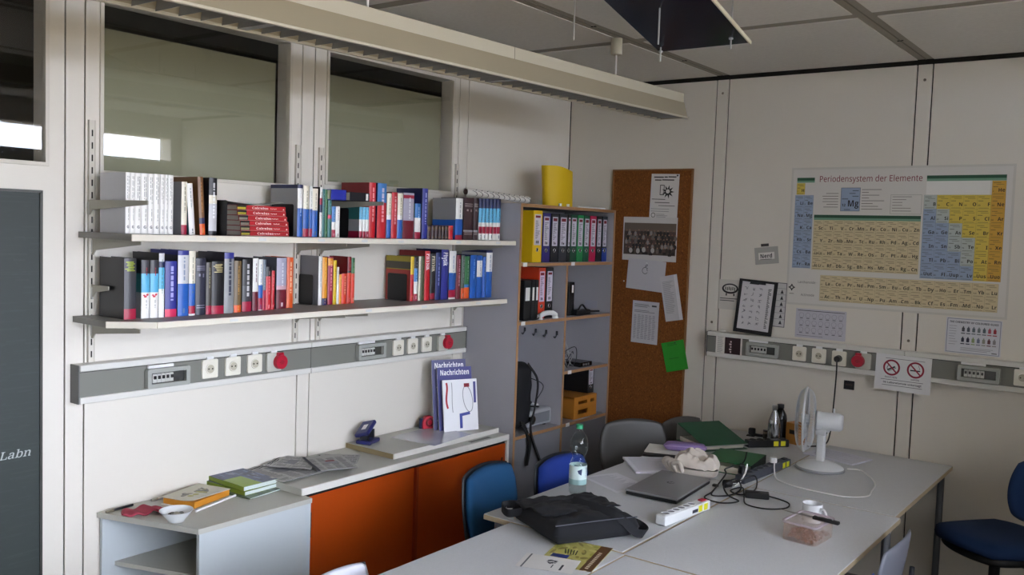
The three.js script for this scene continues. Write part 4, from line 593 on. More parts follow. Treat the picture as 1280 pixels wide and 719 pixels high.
{ const t = thing('pen', 'dark marker lying at the wall on the low cabinet', 'pen', [0.035, LY + 0.005, 3.37], 0.1); mesh('barrel', cyl(0.005, 0.005, 0.1, 0, 0, 0, 10, 'z'), M.darkSteel, t); mesh('pen_cap', cyl(0.006, 0.005, 0.035, 0, 0, 0.06, 10, 'z'), mat('#6a6250'), t); const s = thing('pen', 'white marker lying at the wall on the low cabinet', 'pen', [0.03, LY + 0.006, 3.17], 0.05); mesh('barrel', cyl(0.006, 0.006, 0.11, 0, 0, 0, 10, 'z'), M.white, s); mesh('pen_cap', cyl(0.0065, 0.006, 0.03, 0, 0, 0.05, 10, 'z'), M.steel, s); }
// things on the sideboard
const SY = 0.7495;
function newsTex(k) { return canvasTex(256, 320, (g) => { g.fillStyle = '#a8a6a2'; g.fillRect(0, 0, 256, 320); g.fillStyle = '#55545a'; for (let c = 0; c < 4; c++) for (let y = 60; y < 310; y += 6) if (rnd() < 0.9) g.fillRect(12 + c * 60, y, 36 + rnd() * 16, 2.4); g.font = 'bold 34px serif'; g.fillStyle = '#33323a'; if (k === 1) { g.fillStyle = '#3b3b42'; g.fillRect(0, 0, 20, 320); g.fillStyle = '#7a2c38'; g.fillRect(110, 120, 60, 24); g.fillStyle = '#8b8b90'; g.fillRect(100, 150, 80, 40); } else { g.fillRect(20, 14, 200, 12); g.fillRect(20, 34, 140, 8); g.fillStyle = '#7c7b80'; g.fillRect(70, 110, 110, 70); } }); }
const NT = [newsTex(0), newsTex(1), newsTex(2)];
[['crumpled newspaper hanging over the left end of the sideboard', 0.16, 2.6, 0.3, 0.3, 0.02, 0, 0.016, 0], ['open newspaper page lying beside the crumpled newspaper', 0.12, 2.52, 0.2, 0.24, 0.5, 2, 0.012, 0.017], ['white journal with a grey stripe lying on the sideboard', 0.26, 2.42, 0.2, 0.27, -0.42, 1, 0.005, 0.026], ['thin leaflet at the back of the sideboard', 0.16, 2.28, 0.17, 0.22, 0.7, 2, 0.006, 0.0]].forEach(([l, x, z, w, h, a, k, amp, up]) => {
  const t = thing('newspaper', l, 'newspaper', [x, SY + 0.001 + up, z], a, 'papers on the sideboard'); const g = sheetGeo(w, h, 0.003, (u, v) => amp * 0.35 * (1.2 + perlin.noise(u * 5, v * 5, k * 7.7) + 0.6 * perlin.noise(u * 11, v * 9, k + 3)), 16); g.rotateX(-RY); g.rotateY(RY); mesh('sheet', g, mat('#ffffff', { map: NT[k], roughness: 0.85 }), t);
});
{
  const t = thing('board_plate', 'grey board with a white front edge lying on the sideboard', 'board', [0, SY, 0]); mesh('plate', rbx(0.012, 0.366, 0, 0.028, 1.2, 2.082, 0.002), M.cabTop, t); mesh('front_edge', rbx(0.366, 0.371, 0, 0.0285, 1.2, 2.082, 0.001), M.cabWhite, t); mesh('end_edge', bx(0.014, 0.366, 0.001, 0.027, 2.082, 2.0845), mat('#8c7c5c', { roughness: 0.7 }), t);
  const s = thing('plastic_sleeve', 'clear plastic document sleeve hanging over the front of the grey board', 'sleeve', [0.235, SY + 0.0295, 1.64]); const g = sheetGeo(0.36, 0.3, 0.001, (u, v) => v < 0.12 ? -0.0 : 0.0015 + 0.0015 * Math.sin(u * 7), 12); g.rotateX(-RY); g.rotateY(RY + 0.1); mesh('sleeve', g, mat('#c4c4cc', { phys: true, roughness: 0.15, clearcoat: 0.6 }), s);
  const lab = thing('dark_label', 'narrow dark label strip on the front of the sideboard top', 'label', [0.405, SY + 0.0002, 1.42]); mesh('strip', bx(-0.014, 0.014, 0, 0.0008, -0.09, 0.09), mat('#6d6c68', { roughness: 0.6 }), lab);
}
{ // hole punch
  const t = thing('hole_punch', 'dark blue hole punch on the grey board by the wall', 'hole punch', [0.095, SY + 0.0285, 2.0], 0.35), m = mat('#22265e', { roughness: 0.3 });
  mesh('base', rbx(-0.045, 0.045, 0, 0.022, -0.06, 0.06, 0.008, 3), m, t); const l = rbx(-0.042, 0.048, -0.01, 0.014, -0.058, 0.058, 0.009, 3); const lv = mesh('lever', l, m, t); lv.position.set(-0.012, 0.075, 0.012); lv.rotation.set(0.5, 0, 0.32); mesh('name_plate', rbx(-0.01, 0.02, 0.0138, 0.0146, -0.02, 0.02, 0.0003), M.white, lv); for (const z of [-0.04, 0.028]) mesh('post', rbx(-0.03, 0.02, 0.02, 0.07, z, z + 0.012, 0.002), M.darkSteel, t);
}
{ // red tape dispenser
  const t = thing('tape_dispenser', 'red tape dispenser at the wall next to the magazines', 'dispenser', [0.075, SY + 0.0285, 1.5], 0.2); const s = new THREE.Shape(); s.moveTo(-0.04, 0); s.lineTo(0.045, 0); s.lineTo(0.045, 0.02); s.quadraticCurveTo(0.04, 0.07, 0.0, 0.072); s.quadraticCurveTo(-0.04, 0.07, -0.042, 0.03); s.closePath(); const g = new THREE.ExtrudeGeometry(s, { depth: 0.03, bevelEnabled: true, bevelSize: 0.003, bevelThickness: 0.003, bevelSegments: 2 }); g.rotateY(RY * 0.6); mesh('dispenser_body', g, M.red, t); const r = new THREE.TorusGeometry(0.02, 0.007, 8, 24); r.translate(0, 0.038, 0.033); r.rotateY(RY * 0.6); mesh('tape_roll', r, mat('#7c0e24', { roughness: 0.3 }), t); mesh('blue_clip', rbx(-0.03, -0.01, 0.0, 0.06, 0.03, 0.05, 0.002), mat('#1f2c50'), t);
}
{ // three magazines leaning in the corner
  const cover = (k) => canvasTex(256, 362, (g) => {
    if (k < 2) { g.fillStyle = k ? '#50508c' : '#5d5c86'; g.fillRect(0, 0, 256, 362); g.fillStyle = '#fff'; g.font = 'bold 42px sans-serif'; g.fillText('Nachrichten', 20, 46, 220); g.globalAlpha = 0.35; for (let i = 0; i < 16; i++) g.fillRect(20 + rnd() * 200, 100 + rnd() * 240, 30, 8); g.globalAlpha = 1; }
    else { g.fillStyle = '#f3f3f6'; g.fillRect(0, 0, 256, 362); g.strokeStyle = '#b02034'; g.lineWidth = 13; g.beginPath(); g.moveTo(28, 20); g.bezierCurveTo(44, 80, 8, 120, 34, 200); g.stroke(); g.lineWidth = 4; g.strokeStyle = '#8a8a90'; g.beginPath(); g.moveTo(66, 20); g.bezierCurveTo(74, 80, 60, 150, 70, 230); g.stroke(); g.beginPath(); g.ellipse(184, 140, 34, 92, -0.15, 0, 7); g.stroke(); g.fillStyle = '#8a2030'; g.fillRect(158, 30, 40, 26); g.strokeStyle = '#3f4a9a'; g.lineWidth = 20; g.beginPath(); g.moveTo(128, 344); g.lineTo(128, 250); g.lineTo(196, 240); g.stroke(); g.fillStyle = '#50508c'; g.fillRect(228, 20, 18, 150); }
  });
  const dirx = [0.094, 0, -0.22], n = V(0.92, 0, 0.39); // the covers face the room
  [['blue news magazine at the back of the three leaning magazines', 0.405, -0.085, 0.0, 0.035], ['blue news magazine in the middle of the three leaning magazines', 0.365, -0.05, 0.01, 0.015], ['white magazine with a red and blue drawing in front of two blue ones', 0.297, -0.012, 0.02, 0]].forEach(([l, h, back, , left], k) => {
    const t = thing('magazine', l, 'magazine', [0, 0, 0], 0, 'leaning magazines'); const lean = 0.16;
    frame(t, [0.238 + n.x * back - 0.39 * left * 0.5, SY + 0.030, 1.53 + n.z * back + left], dirx, [-n.x * lean, 1, -n.z * lean]);
    const w = 0.222; mesh('page_block', bx(0.001, w - 0.001, 0.001, h - 0.001, -0.006, -0.001), M.pages, t); const g = bx(0, w, 0, h, -0.001, 0), p = g.attributes.position, uv = g.attributes.uv; for (let i = 0; i < p.count; i++) uv.setXY(i, p.getX(i) / w, p.getY(i) / h); mesh('front_cover', g, mat('#ffffff', { map: cover(k), roughness: 0.3 }), t); mesh('back_cover', bx(0, w, 0, h, -0.007, -0.006), M.paper, t);
  });
}

// ------------------------------------------------------------------ cork board and its notes
{
  const cork = canvasTex(512, 1024, (g, w, h) => { g.fillStyle = '#80491a'; g.fillRect(0, 0, w, h); for (let i = 0; i < 26000; i++) { const c = [['#63350f', '#945a22', '#a86c2c', '#6f3d12', '#52290a'][i % 5]][0]; g.fillStyle = c; g.globalAlpha = 0.25 + rnd() * 0.4; g.fillRect(rnd() * w, rnd() * h, 1 + rnd() * 5, 1 + rnd() * 5); } g.globalAlpha = 1; });
  const t = thing('cork_board', 'tall brown cork board with pinned papers on the back wall', 'cork board', [0.375, 0.55, 0.001]); const W = 0.6, H = 1.838;
  mesh('cork_sheet', bx(0.008, W - 0.008, 0.008, H - 0.008, 0, 0.014), mat('#ffffff', { map: cork, roughness: 0.95, bumpMap: cork, bumpScale: 0.0015 }), t); mesh('wood_frame', [rbx(0, W, H - 0.01, H, 0, 0.018, 0.002), rbx(0, W, 0, 0.01, 0, 0.018, 0.002), rbx(0, 0.01, 0, H, 0, 0.018, 0.002), rbx(W - 0.01, W, 0, H, 0, 0.018, 0.002)], mat('#8a5f34', { roughness: 0.6 }), t);
}
// quad given by its lower-left corner, width, height and tilt in a wall plane facing +z
function wallSheet(name, label, cat, x, y, z, w, h, tilt, tex, o = {}) {
  const t = thing(name, label, cat, [x, y, z]); t.rotation.z = tilt; const g = sheetGeo(w, h, 0.001, o.curl, 12); mesh('sheet', g, mat(o.color ?? '#ffffff', { map: tex ?? null, roughness: o.rough ?? 0.75 }), t);
  for (const [px, py] of o.pins ?? []) { const p = new THREE.SphereGeometry(0.006, 10, 8); p.translate(px, py, 0.005); mesh('pin', p, mat(o.pinColor ?? '#cfcfcf', { roughness: 0.4 }), t); }
  return t;
}
const lines = (g, x, y, w, n, dy, c = '#55555a', hgt = 2.5) => { g.fillStyle = c; for (let i = 0; i < n; i++) g.fillRect(x, y + i * dy, w * (0.6 + rnd() * 0.4), hgt); };
const ZC = 0.0165;
wallSheet('flyer', 'white flyer with a black explosion drawing at the top of the cork board', 'flyer', 0.775, 2.205, ZC, 0.205, 0.3, -0.02, canvasTex(256, 384, (g) => { g.fillStyle = '#d9d6d4'; g.fillRect(0, 0, 256, 384); g.fillStyle = '#222'; for (const [x, y, w] of [[24, 24, 90], [120, 22, 30], [156, 20, 72], [34, 48, 60], [100, 46, 110]]) g.fillRect(x, y, w, 9); g.lineWidth = 6; g.strokeStyle = '#222'; g.strokeRect(88, 96, 34, 80); g.beginPath(); for (let i = 0; i < 18; i++) { const a = i / 18 * 6.283, r = i % 2 ? 26 : 58; g.lineTo(160 + Math.cos(a) * r, 150 + Math.sin(a) * r); } g.closePath(); g.fill(); g.fillStyle = '#d9d6d4'; g.beginPath(); g.arc(158, 146, 18, 0, 7); g.fill(); lines(g, 14, 212, 150, 1, 10, '#222', 5); lines(g, 44, 240, 180, 1, 10, '#222', 5); lines(g, 80, 266, 160, 1, 10, '#222', 4); lines(g, 10, 295, 220, 2, 20); g.strokeStyle = '#333'; g.lineWidth = 4; g.beginPath(); g.arc(36, 350, 18, 0, 7); g.stroke(); lines(g, 64, 340, 110, 3, 11); }), { pins: [[0.09, 0.14]], pinColor: '#222' });
wallSheet('group_photo', 'group photograph of many people pinned to the cork board', 'photo', 0.68, 1.922, ZC + 0.0015, 0.405, 0.292, 0.0, canvasTex(512, 368, (g) => { g.fillStyle = '#cfccca'; g.fillRect(0, 0, 512, 368); g.fillStyle = '#4a4038'; g.fillRect(10, 50, 492, 268); g.fillStyle = '#6a5f54'; g.fillRect(10, 50, 492, 70); for (let r = 0; r < 5; r++) for (let i = 0; i < 16; i++) { const x = 30 + i * 30 + (r % 2) * 14 + rnd() * 6, y = 108 + r * 36 + rnd() * 8; g.fillStyle = ['#241e1c', '#3a2f2c', '#6b6460', '#8f8a86', '#1d1b20', '#54403a'][Math.floor(rnd() * 6)]; g.beginPath(); g.ellipse(x, y + 26, 13, 20, 0, 0, 7); g.fill(); g.fillStyle = ['#8a6c58', '#9c7d68', '#7a5c4a'][i % 3]; g.beginPath(); g.arc(x, y, 6.5, 0, 7); g.fill(); } g.fillStyle = '#241c1a'; for (let i = 0; i < 10; i++) g.fillRect(20 + rnd() * 460, 288 + rnd() * 16, 30, 20); g.fillStyle = '#b8b4b0'; for (const x of [80, 150, 205, 290]) { g.beginPath(); g.ellipse(x, 270 + rnd() * 20, 18, 22, 0, 0, 7); g.fill(); } }), { rough: 0.35 });
wallSheet('paper_note', 'white paper with a hand drawn apple emblem on the cork board', 'note', 0.665, 1.68, ZC + 0.002, 0.285, 0.205, -0.06, canvasTex(256, 184, (g) => { g.fillStyle = '#c9c7cc'; g.fillRect(0, 0, 256, 184); g.strokeStyle = '#55555c'; g.lineWidth = 3; g.beginPath(); g.arc(120, 66, 19, 0.5, 5.4); g.stroke(); g.beginPath(); g.arc(141, 58, 9, 1.9, 4.2); g.stroke(); g.beginPath(); g.ellipse(126, 36, 9, 4, -0.8, 0, 7); g.stroke(); }), { pins: [[0.0, 0.08]] });
wallSheet('paper_note', 'folded white leaflet hanging at the right edge of the cork board', 'note', 0.867, 1.54, ZC + 0.005, 0.135, 0.3, 0.2, canvasTex(128, 288, (g) => { g.fillStyle = '#cfcdd0'; g.fillRect(0, 0, 128, 288); lines(g, 12, 36, 80, 26, 8, '#88888e', 2); g.fillStyle = '#e6e4e8'; g.fillRect(102, 0, 26, 288); }), { curl: (u) => 0.018 * u * u });
wallSheet('paper_note', 'printed table sheet in the middle of the cork board', 'note', 0.673, 1.361, ZC + 0.0005, 0.2, 0.284, -0.015, canvasTex(192, 272, (g) => { g.fillStyle = '#c6c4c8'; g.fillRect(0, 0, 192, 272); lines(g, 14, 20, 120, 3, 8); g.fillStyle = '#444'; g.fillRect(140, 22, 34, 10); for (let r = 0; r < 20; r++) for (let c = 0; c < 6; c++) { g.fillStyle = '#7c7c84'; g.fillRect(14 + c * 27, 90 + r * 8, 14 + rnd() * 9, 2.5); } lines(g, 14, 60, 150, 2, 9); }));
wallSheet('sticky_note', 'bright green sheet pinned at the lower right of the cork board', 'note', 0.908, 1.16, ZC + 0.004, 0.165, 0.195, 0.26, canvasTex(128, 160, (g) => { g.fillStyle = '#2f9a2c'; g.fillRect(0, 0, 128, 160); lines(g, 34, 10, 60, 2, 8, '#1f5a1c', 2); lines(g, 30, 90, 76, 1, 8, '#1f5a1c', 2); }), { curl: (u, v) => 0.01 * u * (1 - v), pins: [[0.02, 0.085]], pinColor: '#1c641c' });
wallSheet('white_pin', 'small white pin in the cork left of the apple drawing', 'pin', 0.497, 1.63, ZC, 0.008, 0.008, 0, null, { color: '#dddddd' });

// ------------------------------------------------------------------ papers on the back wall
{
  const tex = canvasTex(2048, 1396, (g, W, H) => {
    g.fillStyle = '#d6d2cc'; g.fillRect(0, 0, W, H); const R = (x, y, w, h, c) => { g.fillStyle = c; g.fillRect(x * W, y * H, w * W, h * H); };
    const green = '#1d5038', green2 = '#6f9a80'; R(0.02, 0.06, 0.09, 0.022, green); R(0.02, 0.082, 0.09, 0.014, green2); R(0.64, 0.055, 0.335, 0.022, green); R(0.64, 0.077, 0.335, 0.016, green2);
    g.fillStyle = '#7a2230'; g.font = '84px sans-serif'; g.textAlign = 'center'; g.fillText('Periodensystem der Elemente', 0.377 * W, 0.092 * H, 0.49 * W);
    let num = 0; const cell = (x, y, w, h, c, sym) => { R(x, y, w, h, c); g.fillStyle = 'rgba(60,55,40,0.55)'; g.fillRect((x + w * 0.08) * W, (y + h * 0.12) * H, w * W * (0.4 + rnd() * 0.4), 5); g.fillRect((x + w * 0.3) * W, (y + h * 0.24) * H, w * W * 0.55, 4); g.fillRect((x + w * 0.08) * W, (y + h * 0.4) * H, w * W * 0.35, 6); g.fillRect((x + w * 0.1) * W, (y + h * 0.9) * H, w * W * 0.75, 4); g.fillStyle = '#26221c'; g.font = 'bold 46px sans-serif'; g.textAlign = 'right'; g.fillText(sym, (x + w * 0.95) * W, (y + h * 0.78) * H, w * W * 0.72); g.font = '20px sans-serif'; g.textAlign = 'left'; g.fillText(String(++num), (x + w * 0.05) * W, (y + h * 0.78) * H, w * W * 0.3); g.strokeStyle = 'rgba(70,65,50,0.25)'; g.lineWidth = 2; g.strokeRect(x * W, y * H, w * W, h * H); };
    const bl = '#95a5c0', ye = '#d6bc50', or = '#cf9f3c', gr = '#b4bcb8', be = '#d0bf98', cw = 0.0455;
    cell(0.02, 0.1, 0.042, 0.085, ye, 'H'); R(0.64, 0.095, 0.27, 0.094, '#e4e2de'); cell(0.918, 0.095, 0.057, 0.094, or, 'He');
    [['Li', 'Be'], ['Na', 'Mg'], ['K', 'Ca'], ['Rb', 'Sr'], ['Cs', 'Ba'], ['Fr', 'Ra']].forEach((r, i) => r.forEach((s, j) => cell(0.014 + j * 0.047, 0.19 + i * 0.091, 0.047, 0.091, bl, s)));
    R(0.115, 0.335, 0.508, 0.022, green); R(0.115, 0.357, 0.508, 0.016, green2);
    [['Sc', 'Ti', 'V', 'Cr', 'Mn', 'Fe', 'Co', 'Ni', 'Cu', 'Zn'], ['Y', 'Zr', 'Nb', 'Mo', 'Tc', 'Ru', 'Rh', 'Pd', 'Ag', 'Cd'], ['La-Lu', 'Hf', 'Ta', 'W', 'Re', 'Os', 'Ir', 'Pt', 'Au', 'Hg'], ['Ac-Lr', 'Rf', 'Db', 'Sg', 'Bh', 'Hs', 'Mt', 'Ds', 'Rg', 'Cn']].forEach((r, i) => r.forEach((s, j) => cell(0.115 + j * 0.0508, 0.373 + i * 0.0925, 0.0508, 0.0925, be, s)));
    const P = [['B g', 'C y', 'N y', 'O y', 'F y', 'Ne o'], ['Al b', 'Si g', 'P y', 'S y', 'Cl y', 'Ar o'], ['Ga b', 'Ge b', 'As g', 'Se y', 'Br y', 'Kr o'], ['In b', 'Sn b', 'Sb g', 'Te g', 'I y', 'Xe o'], ['Tl b', 'Pb b', 'Bi b', 'Po g', 'At y', 'Rn o'], ['Uut b', 'Fl b', 'Uup b', 'Lv b', 'Uus y', 'Uuo o']];
    P.forEach((r, i) => r.forEach((q, j) => { const [s, k] = q.split(' '); cell(0.632 + j * 0.0572, 0.189 + i * 0.0965, 0.0572, 0.0965, { b: bl, g: gr, y: ye, o: or }[k], s); }));
    [['La', 'Ce', 'Pr', 'Nd', 'Pm', 'Sm', 'Eu', 'Gd', 'Tb', 'Dy', 'Ho', 'Er', 'Tm', 'Yb', 'Lu'], ['Ac', 'Th', 'Pa', 'U', 'Np', 'Pu', 'Am', 'Cm', 'Bk', 'Cf', 'Es', 'Fm', 'Md', 'No', 'Lr']].forEach((r, i) => r.forEach((s, j) => cell(0.162 + j * 0.0538, 0.782 + i * 0.0955, 0.0538, 0.0955, be, s)));
    g.fillStyle = '#6a665e'; g.font = '34px sans-serif'; g.textAlign = 'left'; g.fillText('Lanthanoide ·', 0.048 * W, 0.85 * H, 0.1 * W); g.fillText('Actinoide', 0.066 * W, 0.945 * H, 0.08 * W);
    R(0.245, 0.137, 0.092, 0.168, bl); g.strokeStyle = '#55606e'; g.lineWidth = 4; g.strokeRect(0.245 * W, 0.137 * H, 0.092 * W, 0.168 * H); g.fillStyle = '#1c1c20'; g.font = 'bold 88px sans-serif'; g.fillText('Mg', 0.277 * W, 0.272 * H, 0.056 * W); g.font = 'bold 36px sans-serif'; g.fillText('12', 0.25 * W, 0.272 * H); g.fillStyle = '#4a5260'; for (const [a, b] of [[0.30, 0.155], [0.285, 0.175], [0.3, 0.195], [0.25, 0.215], [0.262, 0.292]]) g.fillRect(a * W, b * H, 0.03 * W, 7);
    g.fillStyle = '#77726a'; for (let i = 0; i < 6; i++) { const l = 0.05 + rnd() * 0.03; g.fillRect((0.232 - l) * W, (0.175 + i * 0.02) * H, l * W, 6); } for (let i = 0; i < 8; i++) g.fillRect(0.345 * W, (0.148 + i * 0.02) * H, (0.03 + rnd() * 0.09) * W, 6);
    g.strokeStyle = '#a8a49c'; g.strokeRect(0.482 * W, 0.188 * H, 0.14 * W, 0.135 * H); for (let i = 0; i < 6; i++) g.fillRect(0.49 * W, (0.2 + i * 0.02) * H, (0.04 + rnd() * 0.07) * W, 5);
    g.save(); g.translate(0.018 * W, 0.885 * H); g.rotate(Math.PI / 4); g.strokeStyle = '#2c2a28'; g.lineWidth = 11; g.strokeRect(-16, -16, 32, 32); g.fillStyle = '#2c2a28'; for (const [a, b] of [[-26, -26], [14, -26], [-26, 14], [14, 14]]) g.fillRect(a, b, 12, 12); g.restore(); g.fillStyle = '#77726a'; g.fillRect(0.006 * W, 0.93 * H, 0.024 * W, 6);
  });
  const t = thing('periodic_table_poster', 'large laminated periodic table poster on the back wall', 'poster', [2.222, 1.975, 0.0035]); t.rotation.z = 0.006;
  mesh('print', sheetGeo(1.175, 0.8, 0.0012), mat('#ffffff', { map: tex, roughness: 0.4 }), t);
  mesh('laminate_margin', sheetGeo(1.2, 0.825, 0.0008).translate(0, 0, -0.0012), mat('#cbc7bf', { roughness: 0.3 }), t);
}
wallSheet('paper_card', 'small grey card reading Nerd taped to the wall left of the poster', 'card', 1.489, 1.848, 0.003, 0.15, 0.105, 0.12, canvasTex(192, 128, (g) => { g.fillStyle = '#a9a6a0'; g.fillRect(0, 0, 192, 128); g.fillStyle = '#dedbd5'; g.fillRect(30, 40, 130, 52); g.fillStyle = '#26242a'; g.font = 'bold 42px sans-serif'; g.fillText('Nerd', 42, 82); g.fillRect(42, 90, 94, 3); }));
{ const t = thing('tape_piece', 'piece of dark tape above the Nerd card', 'tape', [1.475, 1.912, 0.0046]); t.rotation.z = 0.12; mesh('tape', sheetGeo(0.05, 0.017, 0.0006), mat('#3a3634', { roughness: 0.5 }), t); }
{ // black clipboard standing on the duct
  const t = thing('clipboard', 'black clipboard with a sheet of small drawings leaning on the back wall duct', 'clipboard', [1.432, 1.3585, 0.036]); t.rotation.set(-0.085, 0, -0.05); mesh('board', rbx(-0.125, 0.125, 0, 0.335, -0.004, 0, 0.002), M.black, t);
  const tx = canvasTex(256, 360, (g) => { g.fillStyle = '#cfccce'; g.fillRect(0, 0, 256, 360); lines(g, 60, 12, 120, 1, 10, '#444', 4); g.strokeStyle = '#55555c'; g.lineWidth = 2; for (let r = 0; r < 7; r++) for (let c = 0; c < 3; c++) { const x = 40 + c * 58, y = 48 + r * 44; g.beginPath(); for (let i = 0; i < 7; i++) g.lineTo(x + (rnd() - 0.5) * 30, y + (rnd() - 0.5) * 26); g.stroke(); } g.fillStyle = '#333'; for (let y = 40; y < 340; y += 10) g.fillRect(216, y, 8 + rnd() * 18, 5); });
  mesh('sheet', sheetGeo(0.205, 0.297, 0.0012).translate(0.0, 0.172, 0.0008), mat('#ffffff', { map: tx, roughness: 0.8 }), t); mesh('clip', rbx(-0.05, 0.05, 0.31, 0.326, 0, 0.008, 0.002), M.darkSteel, t);
}
wallSheet('paper_note', 'white note with a black sheep-like oval emblem behind the clipboard', 'note', 1.262, 1.59, 0.003, 0.15, 0.19, 0.0, canvasTex(160, 200, (g) => { g.fillStyle = '#c9c4bc'; g.fillRect(0, 0, 160, 200); g.fillStyle = '#1f1d20'; g.beginPath(); g.ellipse(80, 60, 58, 34, 0, 0, 7); g.fill(); g.fillStyle = '#c9c4bc'; g.beginPath(); g.ellipse(80, 58, 46, 24, 0, 0, 7); g.fill(); g.fillStyle = '#1f1d20'; for (let i = 0; i < 6; i++) g.fillRect(44 + i * 13, 48 + (i % 2) * 3, 6, 22); g.fillRect(50, 92, 9, 16); g.fillRect(104, 92, 9, 16); lines(g, 10, 124, 130, 2, 14, '#444', 5); }));
wallSheet('paper_note', 'white framed sheet with a column of small figures behind the clipboard', 'note', 1.575, 1.55, 0.003, 0.105, 0.275, -0.02, canvasTex(128, 336, (g) => { g.fillStyle = '#c6c3c2'; g.fillRect(0, 0, 128, 336); g.strokeStyle = '#44424a'; g.lineWidth = 4; g.strokeRect(4, 4, 120, 328); for (let r = 0; r < 6; r++) { g.beginPath(); g.moveTo(6, 44 + r * 46); g.lineTo(122, 44 + r * 46); g.lineWidth = 1.5; g.stroke(); g.fillStyle = '#2c2a30'; g.beginPath(); g.moveTo(92, 52 + r * 46); g.lineTo(104, 82 + r * 46); g.lineTo(80, 82 + r * 46); g.fill(); } }));
wallSheet('paper_note', 'wide white sheet with rows of circles below the poster', 'note', 1.842, 1.452, 0.0035, 0.3, 0.175, -0.0, canvasTex(384, 224, (g) => { g.fillStyle = '#bfbdc6'; g.fillRect(0, 0, 384, 224); g.fillStyle = '#33313a'; g.fillRect(14, 12, 356, 4); g.strokeStyle = '#8a8892'; g.lineWidth = 2; for (let r = 0; r < 3; r++) for (let c = 0; c < 7; c++) { g.beginPath(); g.arc(44 + c * 50, 50 + r * 56, 18, 0, 7); g.stroke(); g.fillStyle = '#44424c'; g.fillRect(32 + c * 50, 72 + r * 56, 24, 4); } lines(g, 14, 206, 320, 1, 6); }));
{
  const tx = canvasTex(384, 272, (g) => { g.fillStyle = '#cfcfd6'; g.fillRect(0, 0, 384, 272); g.strokeStyle = '#77808e'; g.lineWidth = 4; g.strokeRect(10, 8, 364, 256); g.fillStyle = '#2c2a32'; g.font = 'bold 22px sans-serif'; g.fillText('THE CHEMISTRY OF COLOURED GLASS', 24, 40, 336); lines(g, 24, 62, 66, 8, 20, '#88868e', 3); const cs = ['#4a4c54', '#4a505c', '#5c6670', '#6c7478', '#55606a', '#a4485a', '#9a2436', '#23233c', '#1c1c3a', '#8a9a6c', '#70748a', '#8c8c80', '#6a3c44', '#8a8488']; for (let r = 0; r < 2; r++) for (let c = 0; c < 7; c++) { const x = 112 + c * 36, y = 62 + r * 80; g.fillStyle = cs[r * 7 + c]; g.fillRect(x + 6, y, 8, 12); g.beginPath(); g.roundRect(x, y + 10, 20, 30, 4); g.fill(); g.fillRect(x - 4, y + 50, 28, 7); } lines(g, 110, 224, 240, 3, 10, '#88868e', 3); g.fillStyle = '#444'; g.fillRect(324, 248, 36, 6); });
  const t = thing('info_sheet', 'white sheet titled the chemistry of coloured glass on the back wall duct', 'sheet', [2.668, 1.4605, 0.006]); t.rotation.z = -0.004; mesh('sheet', sheetGeo(0.275, 0.194, 0.0012), mat('#ffffff', { map: tx, roughness: 0.5 }), t);
}
{
  const tx = canvasTex(512, 352, (g) => {
    g.fillStyle = '#dbd9d9'; g.fillRect(0, 0, 512, 352); g.fillStyle = '#77757a'; g.fillRect(90, 36, 360, 5);
    for (const x of [150, 370]) { g.strokeStyle = '#8e1530'; g.lineWidth = 17; g.beginPath(); g.arc(x, 128, 70, 0, 7); g.stroke(); }
    g.fillStyle = '#2c2a2e'; g.save(); g.translate(150, 128); g.rotate(-0.5); g.fillRect(-46, -2, 80, 15); g.fillRect(-46, 18, 84, 4); g.restore(); g.fillRect(322, 128, 90, 12); g.strokeStyle = '#8a888c'; g.lineWidth = 5; g.beginPath(); g.moveTo(402, 120); g.bezierCurveTo(420, 100, 380, 96, 404, 74); g.stroke(); g.strokeStyle = '#2c2a2e'; g.beginPath(); g.moveTo(112, 146); g.bezierCurveTo(100, 120, 130, 116, 116, 90); g.stroke();
    g.strokeStyle = '#8e1530'; g.lineWidth = 13; for (const x of [150, 370]) { g.beginPath(); g.moveTo(x - 48, 78); g.lineTo(x + 48, 178); g.stroke(); }
    g.fillStyle = '#3a383c'; g.textAlign = 'center'; g.font = '26px sans-serif'; g.fillText('RAUCHEN', 150, 232); g.fillText('VAPEN', 370, 232); g.fillRect(56, 246, 390, 4); g.font = 'bold 27px sans-serif'; g.fillText('im Laboratorium untersagt', 256, 284); g.fillRect(70, 300, 370, 4);
  });
  const t = thing('no_smoking_sign', 'white no smoking and no vaping sign hanging on the back wall duct', 'sign', [2.337, 1.224, 0.0705]); t.rotation.z = -0.01; mesh('sheet', sheetGeo(0.295, 0.203, 0.0015), mat('#ffffff', { map: tx, roughness: 0.5 }), t);
}
{ const t = thing('chalk_piece', 'small pale crumpled bit lying on the left end of the back wall duct', 'scrap', [1.245, 1.3525, 0.04]); const g = new THREE.IcosahedronGeometry(0.012, 1); g.scale(1.8, 0.8, 1); g.translate(0, 0.0085, 0); mesh('scrap', g, M.paper, t); }

